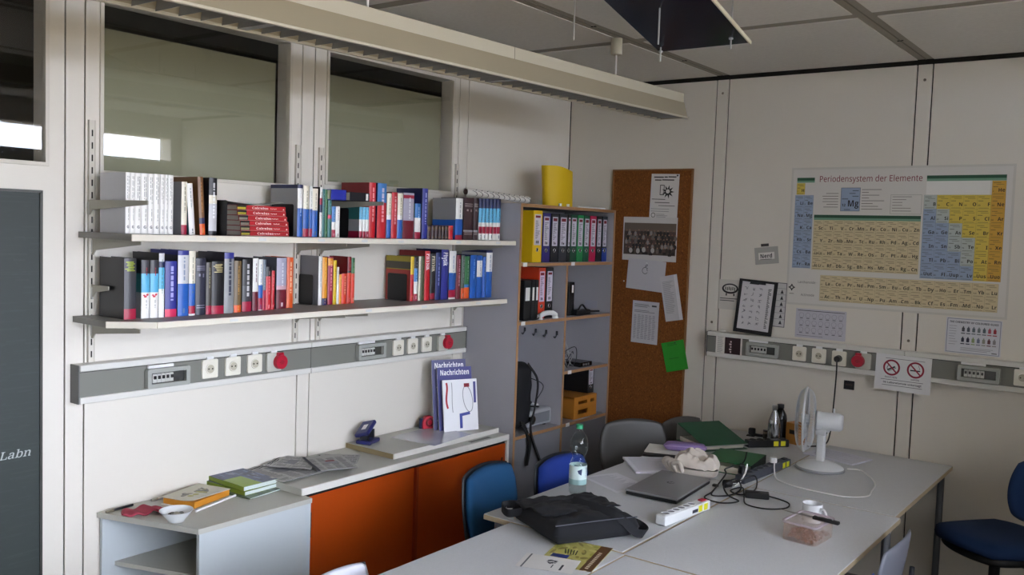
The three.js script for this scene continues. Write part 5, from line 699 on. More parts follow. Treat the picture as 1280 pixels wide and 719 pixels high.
// ------------------------------------------------------------------ desks
const DY = 0.74;
function desk(label, x0, x1, z0, z1, y = DY) {
  const t = thing('desk', label, 'desk', [x0, 0, z0], 0, 'grey desks pushed together'), w = x1 - x0, d = z1 - z0;
  mesh('desk_top', rbx(0.0015, w - 0.0015, y - 0.024, y, 0.0015, d - 0.0015, 0.0012), M.deskTop, t);
  mesh('edge_band', [rbx(0, 0.0026, y - 0.0235, y - 0.003, 0, d, 0.001), rbx(w - 0.0026, w, y - 0.0235, y - 0.003, 0, d, 0.001), rbx(0, w, y - 0.0235, y - 0.003, 0, 0.0026, 0.001), rbx(0, w, y - 0.0235, y - 0.003, d - 0.0026, d, 0.001)], M.deskEdge, t);
  mesh('frame', [bx(0.05, w - 0.05, y - 0.064, y - 0.024, 0.045, 0.065), bx(0.05, w - 0.05, y - 0.064, y - 0.024, d - 0.065, d - 0.045), bx(0.04, 0.06, y - 0.064, y - 0.024, 0.05, d - 0.05), bx(w - 0.06, w - 0.04, y - 0.064, y - 0.024, 0.05, d - 0.05)], M.deskLeg, t);
  for (const [x, z] of [[0.045, 0.05], [w - 0.045, 0.05], [0.045, d - 0.05], [w - 0.045, d - 0.05]]) { const l = mesh('leg', cyl(0.018, 0.018, y - 0.03, x, (y - 0.03) / 2 + 0.004, z, 16), M.deskLeg, t); mesh('leg_cap', cyl(0.021, 0.02, 0.02, x, 0.01, z, 16), M.black, l); }
}
desk('grey desk carrying the laptop and the water bottle', 1.247, 1.928, 1.215, 2.432);
desk('grey desk carrying the fan, against the back wall', 1.936, 2.612, 0.012, 1.205, DY);
desk('grey desk by the back wall carrying the green binders and bottles', 1.25, 1.929, 0.016, 1.207);
desk('grey desk carrying the plastic food box and the mug', 1.939, 2.636, 1.216, 2.444);
desk('grey desk in the foreground below the black bag and the comics', 1.4, 1.947, 2.446, 3.66);
desk('grey desk in the foreground at the bottom centre, right of the comics', 1.955, 2.64, 2.458, 3.68);

// ------------------------------------------------------------------ chairs
const tubeM = mat('#4c4e54', { roughness: 0.35, metalness: 0.7 });
// local: the sitter looks along +x; the seat centre is over the origin
function shellChair(label, pos, turn, col, topY, o = {}) {
  const t = thing('shell_chair', label, 'chair', pos, turn, 'moulded shell chairs'), m = mat(col, { roughness: o.rough ?? 0.45 }), w = o.w ?? 0.42, h = o.h ?? 0.32;
  const b = pad(w, h, 0.016, o.round ?? 0.55, (q) => { q.z += 0.55 * q.x * q.x + 0.25 * q.y * q.y; }, 10, 20); b.rotateY(RY); b.rotateZ(0.16); b.translate(-0.2, topY - h / 2, 0); mesh('backrest', b, m, t);
  const s = pad(0.42, 0.42, 0.018, 0.45, (q) => { q.z += -0.12 * q.x * q.x + 0.25 * q.y * q.y; }, 10, 16); s.rotateX(-RY); s.translate(0, 0.45, 0); mesh('seat', s, m, t);
  for (const sz of [-1, 1]) { mesh('leg', tube([[0.17, 0.445, sz * 0.17], [0.2, 0.25, sz * 0.19], [0.22, 0.012, sz * 0.2]], 0.011, 16, 8), tubeM, t); mesh('leg', tube([[-0.14, 0.445, sz * 0.17], [-0.19, 0.25, sz * 0.19], [-0.23, 0.012, sz * 0.2]], 0.011, 16, 8), tubeM, t); mesh('back_support', tube([[-0.12, 0.44, sz * 0.1], [-0.22, 0.47, sz * 0.1], [-0.235, topY - 0.14, sz * 0.1]], 0.010, 20, 8), tubeM, t); }
  mesh('seat_frame', [tube([[0.17, 0.437, -0.17], [0.17, 0.437, 0.17]], 0.01, 4, 8), tube([[-0.14, 0.437, -0.17], [-0.14, 0.437, 0.17]], 0.01, 4, 8)], tubeM, t);
  return t;
}
function paddedChair(label, pos, turn, col, topY) {
  const t = thing('padded_chair', label, 'chair', pos, turn, 'blue padded chairs'), m = mat(col, { roughness: 0.95 }), h = 0.34, w = 0.43;
  const bend = (q) => { q.z += 0.7 * q.x * q.x; };
  const b = pad(w, h, 0.055, 0.5, bend, 5, 22); b.rotateY(RY); b.rotateZ(0.12); b.translate(-0.2, topY - h / 2, 0); const bp = mesh('backrest', b, m, t);
  const sh = pad(w + 0.015, h + 0.015, 0.02, 0.5, (q) => { bend(q); q.z -= 0.026; }, 8, 22); sh.rotateY(RY); sh.rotateZ(0.12); sh.translate(-0.2, topY - h / 2, 0); mesh('back_shell', sh, mat('#20252c', { roughness: 0.5 }), bp);
  const s = pad(0.44, 0.44, 0.07, 0.4, null, 5, 18); s.rotateX(-RY); s.translate(0.02, 0.455, 0); mesh('seat', s, m, t);
  for (const sz of [-1, 1]) { mesh('leg', tube([[0.18, 0.43, sz * 0.18], [0.21, 0.2, sz * 0.2], [0.22, 0.012, sz * 0.21]], 0.012, 16, 8), M.black, t); mesh('leg', tube([[-0.15, 0.43, sz * 0.18], [-0.2, 0.2, sz * 0.2], [-0.22, 0.012, sz * 0.21]], 0.012, 16, 8), M.black, t); mesh('back_support', ribbon([[-0.1, 0.425, sz * 0.08], [-0.22, 0.44, sz * 0.08], [-0.262, 0.56, sz * 0.08], [-0.25, topY - 0.15, sz * 0.08]], 0.03, 0.006, 20, [0, 1, 0], [0, 0, 1]), M.black, t); }
  return t;
}
paddedChair('teal blue padded chair beside the orange sideboard, nearest the camera', [1.23, 0, 2.11], 0.1, '#0a4066', 0.85);
paddedChair('royal blue padded chair behind the water bottle', [1.29, 0, 1.62], -0.04, '#173488', 0.815);
shellChair('grey shell chair in front of the cork board', [1.125, 0, 0.79], -0.72, '#4a4846', 0.845, { w: 0.44, h: 0.36, round: 0.6 });
shellChair('grey shell chair behind the open green binder', [1.28, 0, 0.31], -0.3, '#565350', 0.815, { w: 0.4 });
shellChair('pale shell chair back at the bottom edge of the picture, beside the foreground desk', [1.5, 0, 3.32], 0.12, '#c9cad4', 0.755, { w: 0.42, round: 0.35 });
shellChair('grey shell chair on the right of the desks, facing the food box', [2.55, 0, 1.73], Math.PI, '#6c6e78', 0.815, { w: 0.44, round: 0.4 });
shellChair('blue shell chair at the right edge of the desks, next to the grey one', [2.53, 0, 2.155], Math.PI, '#2c4fae', 0.765, { w: 0.4 });
{ // office chair on the right
  const t = thing('office_chair', 'dark blue office swivel chair at the right edge of the picture', 'chair', [2.91, 0, 0.46], 2.5), m = mat('#0c2a52', { roughness: 0.95 });
  t.scale.y = 1.08;
  const s = pad(0.5, 0.5, 0.09, 0.85, (q) => { q.z += -0.25 * q.x * q.x * (q.x > 0 ? 1 : 0.2) + 0.15 * q.y * q.y; }, 4, 22); s.rotateX(-RY); s.translate(0.02, 0.475, 0); const st = mesh('seat', s, m, t); const sh = pad(0.46, 0.46, 0.05, 0.85, null, 5, 16); sh.rotateX(-RY); sh.translate(0.0, 0.432, 0); mesh('seat_shell', sh, M.black, st);
  const b = pad(0.38, 0.31, 0.07, 0.85, (q) => { q.z += 0.5 * q.x * q.x; }, 4, 22); b.rotateY(RY); b.rotateZ(0.1); b.translate(-0.25, 0.775, 0); mesh('backrest', b, m, t);
  mesh('back_bar', ribbon([[-0.02, 0.42, 0], [-0.24, 0.43, 0], [-0.315, 0.55, 0], [-0.3, 0.74, 0]], 0.06, 0.012, 30, [0, 1, 0], [0, 0, 1]), M.black, t); mesh('lever', tube([[0.0, 0.41, 0.05], [0.05, 0.4, 0.2], [0.06, 0.39, 0.24]], 0.006, 14), M.black, t);
  mesh('gas_column', [cyl(0.025, 0.025, 0.25, 0, 0.3, 0, 18), cyl(0.035, 0.03, 0.14, 0, 0.14, 0, 18)], M.black, t); mesh('mechanism', rbx(-0.1, 0.1, 0.385, 0.415, -0.07, 0.07, 0.008), M.black, t);
  for (let k = 0; k < 5; k++) { const a = k * Math.PI * 2 / 5 + 0.3, x = Math.cos(a) * 0.28, z = Math.sin(a) * 0.28; const l = mesh('foot_arm', tube([[0, 0.1, 0], [x * 0.6, 0.085, z * 0.6], [x, 0.07, z]], 0.018, 12, 8), M.black, t); const c = new THREE.TorusGeometry(0.018, 0.012, 8, 16); c.rotateY(a); c.translate(x, 0.031, z); mesh('caster', c, M.blackGloss, l); }
}

// ------------------------------------------------------------------ things on the desks
{ // PET water bottle
  const t = thing('water_bottle', 'clear plastic water bottle with a green cap standing on the desk', 'bottle', [1.378, DY, 1.9]);
  const prof = [[0, 0.006], [0.02, 0.0], [0.036, 0.002], [0.041, 0.012], [0.0415, 0.05], [0.041, 0.115], [0.0405, 0.14], [0.037, 0.152], [0.029, 0.17], [0.0285, 0.178], [0.036, 0.192], [0.042, 0.21], [0.0425, 0.222], [0.040, 0.226], [0.042, 0.232], [0.041, 0.248], [0.034, 0.27], [0.022, 0.286], [0.0145, 0.294], [0.0145, 0.303], [0.017, 0.304], [0.017, 0.307]];
  mesh('bottle_shell', lathe(prof, 40), mat('#eef4f4', { phys: true, roughness: 0.04, transmission: 1, thickness: 0, ior: 1.45 }), t);
  const tx = canvasTex(512, 128, (g) => { g.fillStyle = '#c9dad8'; g.fillRect(0, 0, 512, 128); g.fillStyle = '#8fb0b0'; g.fillRect(0, 92, 512, 36); g.fillStyle = '#20305a'; for (const x of [40, 296]) { g.beginPath(); g.moveTo(x, 30); g.lineTo(x + 44, 18); g.lineTo(x + 38, 62); g.lineTo(x + 12, 50); g.fill(); lines(g, x + 80, 20, 70, 7, 9, '#6a7a8a', 3); } });
  const lg = new THREE.CylinderGeometry(0.0418, 0.0418, 0.088, 40, 1, true); lg.translate(0, 0.094, 0); mesh('label', lg, new THREE.MeshStandardMaterial({ map: tx, roughness: 0.45, side: THREE.DoubleSide }), t); mesh('cap', [cyl(0.017, 0.0165, 0.018, 0, 0.316, 0, 24)], mat('#2c9c6c', { roughness: 0.4 }), t);
}
{ // black messenger bag
  const t = thing('shoulder_bag', 'black fabric shoulder bag lying flat on the desk', 'bag', [1.64, DY, 2.33], 1.08), m = mat('#101116', { roughness: 0.95 }), m2 = mat('#14151a', { roughness: 0.9 });
  // local x along the front edge, z towards the camera-right front edge
  const g = pad(0.4, 0.4, 0.1, 0.12, (q, u, v, s) => { if (s > 0) q.z += (1 - Math.pow(Math.max(Math.abs(u), Math.abs(v)), 6)) * (0.016 * perlin.noise(q.x * 13, q.y * 13, 1.5) + 0.01 * perlin.noise(q.x * 27, q.y * 24, 4.5) + 0.012 * Math.exp(-Math.pow((q.y - 0.03) * 14, 2))); q.z += 0.05; q.x += 0.008 * perlin.noise(q.y * 7, 4, q.x * 3); q.z *= 1 - 0.25 * (v * 0.5 + 0.5); if (q.z < 0.0015) q.z = 0.0015; }, 7, 28); g.rotateX(-RY); mesh('bag_body', g, m, t);
  const f = pad(0.38, 0.26, 0.012, 0.12, (q, u, v) => { q.z += 0.093 - 0.02 * (v * 0.5 + 0.5) + 0.014 * perlin.noise(q.x * 12, q.y * 12, 7) + 0.008 * perlin.noise(q.x * 26, q.y * 26, 2); }, 8, 30); f.rotateX(-RY); f.translate(0, 0.004, -0.06); mesh('flap', f, m2, t);
  mesh('piping', tube([[-0.185, 0.088, 0.185], [-0.06, 0.094, 0.197], [0.08, 0.094, 0.197], [0.185, 0.085, 0.18]], 0.0022, 24, 5), mat('#4a4c55', { roughness: 0.8 }), t);
  mesh('strap', ribbon([[0.02, 0.1, -0.06], [0.05, 0.104, 0.06], [0.085, 0.1, 0.16], [0.12, 0.075, 0.2], [0.16, 0.035, 0.212], [0.205, 0.022, 0.205], [0.238, 0.024, 0.16], [0.236, 0.03, 0.1], [0.19, 0.045, 0.08]], 0.034, 0.004, 60, [0, 1, 0], [0.65, 0.75, 0]), m2, t);
  mesh('carry_handle', ribbon([[-0.17, 0.07, -0.16], [-0.2, 0.06, -0.21], [-0.235, 0.06, -0.2], [-0.24, 0.05, -0.13], [-0.19, 0.06, -0.1]], 0.032, 0.004, 40, [0, 1, 0], [0, 1, 0]), m2, t); mesh('grip_fold', ribbon([[-0.1, 0.078, -0.15], [-0.04, 0.092, -0.13], [0.03, 0.09, -0.12], [0.1, 0.078, -0.14]], 0.05, 0.006, 30, [0, 1, 0], [0, 0.1, 1]), m2, t); mesh('strap_lining', ribbon([[-0.215, 0.045, -0.2], [-0.228, 0.03, -0.16], [-0.215, 0.03, -0.12]], 0.02, 0.003, 16, [0, 1, 0], [0, 1, 0]), mat('#9a9a98', { roughness: 0.8 }), t);
}
{ // comics under the bag
  const tx = canvasTex(384, 384, (g) => { g.fillStyle = '#b0a95e'; g.fillRect(0, 0, 384, 384); for (let i = 0; i < 60; i++) { g.fillStyle = ['#8f8f3a', '#c9c47c', '#7a6a34', '#b9a85a'][i % 4]; g.globalAlpha = 0.7; g.beginPath(); g.ellipse(rnd() * 384, rnd() * 384, 10 + rnd() * 30, 6 + rnd() * 14, rnd() * 3, 0, 7); g.fill(); } g.globalAlpha = 1; g.fillStyle = '#5a3a1c'; g.fillRect(300, 0, 84, 384); g.fillStyle = '#2c3a7c'; g.fillRect(40, 220, 120, 52); g.strokeStyle = '#1d1a16'; g.lineWidth = 8; for (let i = 0; i < 5; i++) { g.beginPath(); g.moveTo(90 + i * 22, 130); g.lineTo(120 + i * 18, 200); g.stroke(); } g.fillStyle = '#d8cfb8'; g.save(); g.translate(330, 360); g.rotate(-Math.PI / 2); for (let i = 0; i < 11; i++) g.fillRect(i * 24, -6, 16, 24); g.restore(); });
  const t = thing('comic', 'olive and brown comic magazine partly under the black bag', 'magazine', [1.815, DY + 0.0005, 2.585], 0.25); const g = sheetGeo(0.21, 0.27, 0.003); g.rotateX(-RY); g.translate(0, 0.0015, 0); mesh('cover', g, mat('#ffffff', { map: tx, roughness: 0.4 }), t);
  const tw = canvasTex(256, 256, (g) => { g.fillStyle = '#cfccc8'; g.fillRect(0, 0, 256, 256); g.fillStyle = '#55555a'; g.fillRect(22, 0, 8, 256); g.fillStyle = '#2a2a33'; for (let i = 0; i < 14; i++) { g.beginPath(); g.ellipse(110 + rnd() * 50, 70 + rnd() * 60, 4 + rnd() * 18, 3 + rnd() * 8, rnd() * 3, 0, 7); g.fill(); } g.fillRect(190, 120, 10, 100); g.fillRect(150, 140, 5, 60); });
  const s = thing('leaflet', 'white leaflet with a small dark drawing lying on the comic', 'leaflet', [1.79, DY + 0.004, 2.73], 0.32); const h = sheetGeo(0.21, 0.14, 0.0008); h.rotateX(-RY); h.translate(0, 0.0005, 0); mesh('sheet', h, mat('#ffffff', { map: tw, roughness: 0.6 }), s);
}
{ // laptop
  const t = thing('laptop', 'closed silver laptop with a dark edge lying on the desk', 'laptop', [1.664, DY, 1.537], 0.0); t.rotation.y = 0.08;
  mesh('base', rbx(-0.127, 0.127, 0.003, 0.02, -0.215, 0.215, 0.006, 3), M.black, t); const l = mesh('lid', rbx(-0.129, 0.129, 0.019, 0.029, -0.217, 0.217, 0.004, 3), mat('#8d8e90', { roughness: 0.35, metalness: 0.35 }), t); const lt = canvasTex(128, 128, (g) => { g.fillStyle = '#8d8e90'; g.fillRect(0, 0, 128, 128); g.fillStyle = '#3c3c40'; g.beginPath(); g.arc(64, 64, 60, 0, 7); g.fill(); g.fillStyle = '#b9b9bb'; g.font = 'italic bold 74px sans-serif'; g.fillText('hp', 22, 84); }); const lc = new THREE.CircleGeometry(0.02, 32); lc.rotateX(-RY); lc.rotateY(RY * 0.2); lc.translate(0.0, 0.0293, -0.02); mesh('logo', lc, mat('#ffffff', { map: lt, roughness: 0.4 }), l); mesh('rubber_foot', [rbx(-0.11, -0.09, 0, 0.004, -0.19, 0.19, 0.001), rbx(0.09, 0.11, 0, 0.004, -0.19, 0.19, 0.001)], M.black, t);
}
function powerStrip(label, pos, turn, len, n, col, o = {}) {
  const t = thing('power_strip', label, 'power strip', pos, turn, 'power strips'), m = mat(col, { roughness: 0.4 }), h = 0.042, w = 0.052;
  mesh('casing', rbx(-len / 2, len / 2, 0, h, -w / 2, w / 2, 0.006, 3), m, t);
  for (let k = 0; k < n; k++) { const x = -len / 2 + 0.04 + k * ((len - (o.end ?? 0.12)) / n); const r = new THREE.TorusGeometry(0.018, 0.0028, 8, 22); r.rotateX(RY); r.translate(x, h + 0.0005, 0); const s = mesh('outlet', r, m, t); mesh('outlet_well', cyl(0.017, 0.017, 0.0012, x, h + 0.0003, 0, 20), mat(o.well ?? '#77777c', { roughness: 0.6 }), s); }
  mesh('switch', rbx(len / 2 - 0.05, len / 2 - 0.015, h - 0.002, h + 0.006, -0.012, 0.012, 0.003), o.sw ?? M.red, t);
  const ys = mat('#d4d018', { roughness: 0.6 }); for (const x of [len / 2 - 0.1, len / 2 - 0.055]) mesh('sticker', bx(x, x + 0.03, 0.008, h - 0.006, w / 2, w / 2 + 0.0006), ys, t); mesh('type_plate', bx(0.03, 0.075, 0.012, 0.026, w / 2, w / 2 + 0.0005), mat('#3a3c48'), t);
  return t;
}
powerStrip('white power strip with yellow stickers beside the laptop', [1.905, DY + 0.0005, 1.87], Math.atan2(0.33, 0.035) , 0.36, 6, '#dadcdc');
powerStrip('dark grey power strip with yellow stickers under the green binder edge', [1.9, DY + 0.0005, 0.94], Math.atan2(0.55, 0.05), 0.52, 7, '#3c404a', { well: '#16171b', sw: M.black });
powerStrip('black power strip with white and yellow stickers in front of the glass bottles', [1.675, DY + 0.0005, 0.325], 0.85, 0.26, 3, '#141518', { well: '#08080a', sw: M.black });
// printed sheets and papers on the left desks
function deskSheet(name, label, cat, x, z, w, h, turn, tex, o = {}) { const t = thing(name, label, cat, [x, (o.y ?? DY) + 0.0006, z], turn); const g = sheetGeo(w, h, o.t ?? 0.001, o.curl ?? null, 12); g.rotateX(-RY); mesh('sheet', g, mat(o.color ?? '#ffffff', { map: tex ?? null, roughness: 0.8 }), t); return t; }
const textTex = (n, c = '#dcdce2') => canvasTex(256, 360, (g) => { g.fillStyle = c; g.fillRect(0, 0, 256, 360); lines(g, 24, 30, 200, n, 300 / n, '#8c8c9a', 3); });
deskSheet('printed_sheet', 'printed white sheet lying between the bottle and the laptop', 'paper', 1.42, 1.61, 0.21, 0.297, 1.15, textTex(24));
deskSheet('paper_stack', 'fanned stack of white papers behind the laptop', 'paper', 1.40, 1.22, 0.24, 0.3, 0.75, textTex(20, '#e2e2ec'), { t: 0.01, y: DY + 0.0085 });
deskSheet('paper_stack', 'grey sheets half hidden under the fanned white papers', 'paper', 1.5, 1.26, 0.22, 0.3, 1.25, textTex(26, '#cfcfd2'), { t: 0.003, y: DY + 0.001 });
deskSheet('paper_note', 'small white slip left of the fanned papers', 'note', 1.285, 1.2, 0.1, 0.07, 0.3, null, { color: '#cfcfcc' });
{ // dark folder, violet case
  const t = thing('dark_folder', 'dark brown folder behind the fanned papers', 'folder', [1.36, DY + 0.0005, 0.9], 0.35); mesh('folder_cover', [rbx(-0.15, 0.15, 0, 0.012, -0.11, 0.11, 0.003)], mat('#1c1719', { roughness: 0.6 }), t); mesh('paper_insert', rbx(-0.15, 0.148, 0.012, 0.017, -0.14, 0.06, 0.001), M.paper, t);
  const p = thing('pencil_case', 'pale violet pencil case lying below the open green binder', 'case', [1.4, DY + 0.0185, 0.83], 0.45); const g = pad(0.24, 0.1, 0.042, 0.3, (q) => { q.z += 0.021; }, 5, 18); g.rotateX(-RY); mesh('case_body', g, mat('#8f78ae', { roughness: 0.55 }), p); mesh('zip_seam', tube([[-0.11, 0.027, 0.042], [0, 0.03, 0.047], [0.11, 0.027, 0.042]], 0.0025, 14, 5), mat('#b09cc8', { roughness: 0.5 }), p);
}
// the two green binders
{
  const g1 = mat('#0e4a2e', { roughness: 0.5 }), g2 = mat('#11602f', { roughness: 0.5 });
  const t = thing('lying_binder', 'dark green binder lying half open by the back wall', 'binder', [1.21, DY + 0.0005, 0.555], -Math.atan2(0.17, 0.27));
  mesh('back_cover', rbx(0, 0.3, 0, 0.003, -0.29, 0, 0.001), g1, t); mesh('spine', rbx(-0.003, 0, 0, 0.1, -0.29, 0, 0.001), mat('#8f9189', { roughness: 0.6 }), t); mesh('paper_block', bx(0.02, 0.27, 0.003, 0.026, -0.28, -0.01), M.pages, t);
  const fc = mesh('front_cover', rbx(0, 0.31, 0, 0.003, -0.29, 0, 0.001), g1, t); fc.position.set(0, 0.1, 0); fc.rotation.z = -0.235; mesh('cover_edge', rbx(0.307, 0.312, -0.001, 0.004, -0.29, 0, 0.001), M.steel, fc);
  const u = thing('lying_binder', 'bright green binder lying flat beside the crumpled white bag', 'binder', [1.735, DY + 0.0005, 0.925], 0.12); const w = 0.25, d = 0.29; mesh('front_cover', rbx(-w / 2, w / 2, 0.057, 0.06, -d / 2, d / 2, 0.001), g2, u); mesh('back_cover', rbx(-w / 2, w / 2, 0, 0.003, -d / 2, d / 2, 0.001), g2, u); mesh('spine', rbx(w / 2 - 0.003, w / 2, 0, 0.06, -d / 2, d / 2, 0.001), mat('#1c2420', { roughness: 0.5 }), u); mesh('paper_block', bx(-w / 2 + 0.01, w / 2 - 0.02, 0.004, 0.035, -d / 2 + 0.008, d / 2 - 0.008), M.pages, u);
}
{ // crumpled cotton bag
  const t = thing('cotton_bag', 'crumpled white cotton bag lying behind the laptop', 'bag', [1.635, DY + 0.006, 1.175], 0.3), m = mat('#cdc3b8', { roughness: 0.95 });
  const g = pad(0.23, 0.2, 0.12, 0.5, (q, u, v, s) => { const r = 0.045 * perlin.noise(q.x * 13, q.y * 13, 2.2) + 0.034 * perlin.noise(q.x * 31, q.y * 28, 5.1); if (s > 0) q.z += r * (1 - Math.max(Math.abs(u), Math.abs(v)) * 0.6) + 0.012 * Math.abs(Math.sin(q.x * 34 + q.y * 20)); q.z = Math.max(0.0015, q.z + 0.035); q.x += 0.02 * perlin.noise(q.y * 12, 1, 7); q.y += 0.02 * perlin.noise(q.x * 12, 9, 3); }, 3, 44); g.rotateX(-RY); mesh('fabric', g, m, t);
  for (let k = 0; k < 4; k++) mesh('drawstring_fold', tube([[-0.13 + k * 0.02, 0.01, 0.05 + k * 0.02], [-0.16 + k * 0.02, 0.06, 0.06 + k * 0.02], [-0.13 + k * 0.02, 0.075, 0.08 + k * 0.018], [-0.11 + k * 0.02, 0.03, 0.09 + k * 0.016]], 0.011, 20, 8), m, t);
}
{ // bottles by the wall, wooden blocks, small electronics
  const t = thing('glass_bottle', 'silver metal drinking bottle standing by the wall left of the fan', 'bottle', [1.674, DY, 0.222]); mesh('bottle_body', lathe([[0, 0], [0.034, 0], [0.036, 0.004], [0.036, 0.12], [0.033, 0.14], [0.018, 0.185], [0.013, 0.195], [0.013, 0.21], [0, 0.21]], 36), mat('#b9bcc0', { roughness: 0.14, metalness: 0.9 }), t); mesh('cap', lathe([[0, 0.208], [0.0165, 0.208], [0.0165, 0.228], [0.014, 0.232], [0, 0.232]], 24), M.steel, t);
  const u = thing('glass_bottle', 'black bottle standing behind the silver drinking bottle', 'bottle', [1.672, DY, 0.12]); mesh('bottle_body', lathe([[0, 0], [0.038, 0], [0.04, 0.004], [0.04, 0.135], [0.036, 0.16], [0.02, 0.19], [0.016, 0.2], [0, 0.2]], 36), mat('#141416', { roughness: 0.2 }), u); mesh('cap', lathe([[0, 0.199], [0.02, 0.199], [0.02, 0.222], [0, 0.222]], 24), M.black, u);
  const w = thing('wooden_block', 'brown wooden box behind the fan grille', 'box', [1.772, DY, 0.115], -0.3), wm = mat('#a8702c', { roughness: 0.6 }); mesh('box_body', [rbx(-0.045, 0.045, 0, 0.125, -0.04, 0.04, 0.003)], wm, w); mesh('slot', bx(-0.02, 0.03, 0.06, 0.085, 0.0398, 0.0405), M.dark, w);
  const c = thing('small_camera', 'small black webcam and connector by the wall behind the black power strip', 'device', [1.5, DY, 0.12], 0.2); mesh('camera_body', rbx(-0.02, 0.02, 0.012, 0.05, -0.018, 0.018, 0.008, 3), M.black, c); mesh('camera_stand', [tube([[0.0, 0.013, 0], [0.03, 0.012, 0.01], [0.07, 0.01, 0.0], [0.1, 0.012, 0.01]], 0.009, 20, 8), rbx(-0.03, 0.02, 0, 0.006, -0.02, 0.02, 0.002)], M.black, c);
  const d = thing('battery_pack', 'small dark cylinder battery standing by the wall left of the bottles', 'battery', [1.585, DY, 0.12]); mesh('cell', cyl(0.014, 0.014, 0.05, 0, 0.0252, 0, 18), mat('#3a3430', { roughness: 0.4 }), d); mesh('cell_band', cyl(0.0142, 0.0142, 0.014, 0, 0.036, 0, 18), mat('#8c8070', { roughness: 0.4 }), d);
}
{ // desk fan seen from behind
  const t = thing('desk_fan', 'white desk fan with a wire grille turned to the left', 'fan', [2.085, DY, 0.63]), wm = mat('#d4d6d8', { roughness: 0.35 }), gm = mat('#8f9296', { roughness: 0.4 });
  const bs = lathe([[0, 0.006], [0.118, 0.0], [0.126, 0.004], [0.126, 0.012], [0.118, 0.022], [0.09, 0.034], [0.05, 0.046], [0.03, 0.05], [0, 0.05]], 56); bs.scale(1, 1, 0.92); mesh('base', bs, wm, t); const br = new THREE.TorusGeometry(0.12, 0.008, 10, 56); br.rotateX(RY); br.scale(1, 1, 0.92); br.translate(0, 0.01, 0); mesh('base_ring', br, gm, t);
  mesh('pole', [rbx(-0.022, 0.022, 0.03, 0.2, -0.017, 0.017, 0.01, 3)], wm, t); const kn = mesh('hinge', cyl(0.024, 0.024, 0.05, 0, 0.205, 0, 24, 'x'), wm, t); mesh('hinge_screw', cyl(0.007, 0.007, 0.056, 0, 0.205, 0, 14, 'x'), M.darkSteel, kn);
  // head: local axis +x is the direction of the wind
  const h = new THREE.Group(); h.name = 'head'; h.position.set(0.0, 0.262, 0.0); h.rotation.y = Math.atan2(-0.24, -0.97); t.add(h);
  const mh = lathe([[0, -0.105], [0.036, -0.104], [0.046, -0.09], [0.048, -0.06], [0.046, 0.0], [0.05, 0.02], [0.05, 0.034], [0, 0.034]], 40); mh.rotateZ(-RY); mesh('motor_housing', mh, wm, h); mesh('neck', rbx(-0.04, 0.02, -0.058, -0.03, -0.02, 0.02, 0.006), wm, h); mesh('oscillation_knob', cyl(0.006, 0.005, 0.03, -0.055, 0.056, 0, 14), wm, h);
  const R = 0.168, cage = (sgn) => { const L = []; for (let k = 0; k < 56; k++) { const a = k / 56 * Math.PI * 2, c = Math.cos(a), s = Math.sin(a), r0 = sgn > 0 ? 0.03 : 0.045; L.push(tube([[0.085 + sgn * 0.045, c * r0, s * r0], [0.085 + sgn * 0.045, c * R * 0.55, s * R * 0.55], [0.085 + sgn * 0.03, c * R * 0.88, s * R * 0.88], [0.085, c * R, s * R]], 0.00095, 8, 4)); } for (const q of [0.35, 0.62]) { const o = new THREE.TorusGeometry(R * q, 0.0011, 5, 48); o.rotateY(RY); o.translate(0.085 + sgn * 0.044, 0, 0); L.push(o); } return L; };
  const cm = mat('#c8cbce', { roughness: 0.35, metalness: 0.2 }); mesh('rear_grille', cage(-1), cm, h); mesh('front_grille', cage(1), cm, h);
  const rim = new THREE.TorusGeometry(R, 0.0055, 10, 64); rim.rotateY(RY); rim.translate(0.085, 0, 0); mesh('grille_rim', rim, wm, h); mesh('front_badge', cyl(0.032, 0.032, 0.006, 0.131, 0, 0, 24, 'x'), wm, h);
  const bm = mat('#aeb6bc', { roughness: 0.3 }); for (let k = 0; k < 3; k++) { const b = pad(0.115, 0.11, 0.003, 0.5, (q) => { q.z += q.x * 0.18; }, 12, 12); b.rotateZ(0.35); b.translate(0.0, 0.088, 0); b.rotateY(RY + 0.35); b.rotateX(k * Math.PI * 2 / 3 + 0.4); b.translate(0.085, 0, 0); mesh('blade', b, bm, h); } mesh('blade_hub', cyl(0.028, 0.026, 0.04, 0.085, 0, 0, 24, 'x'), bm, h);
}
deskSheet('paper_stack', 'stack of printed sheets lying behind the fan base', 'paper', 2.07, 0.28, 0.3, 0.21, -0.25, textTex(18, '#d0d0da'), { t: 0.008, y: DY + 0.004 });
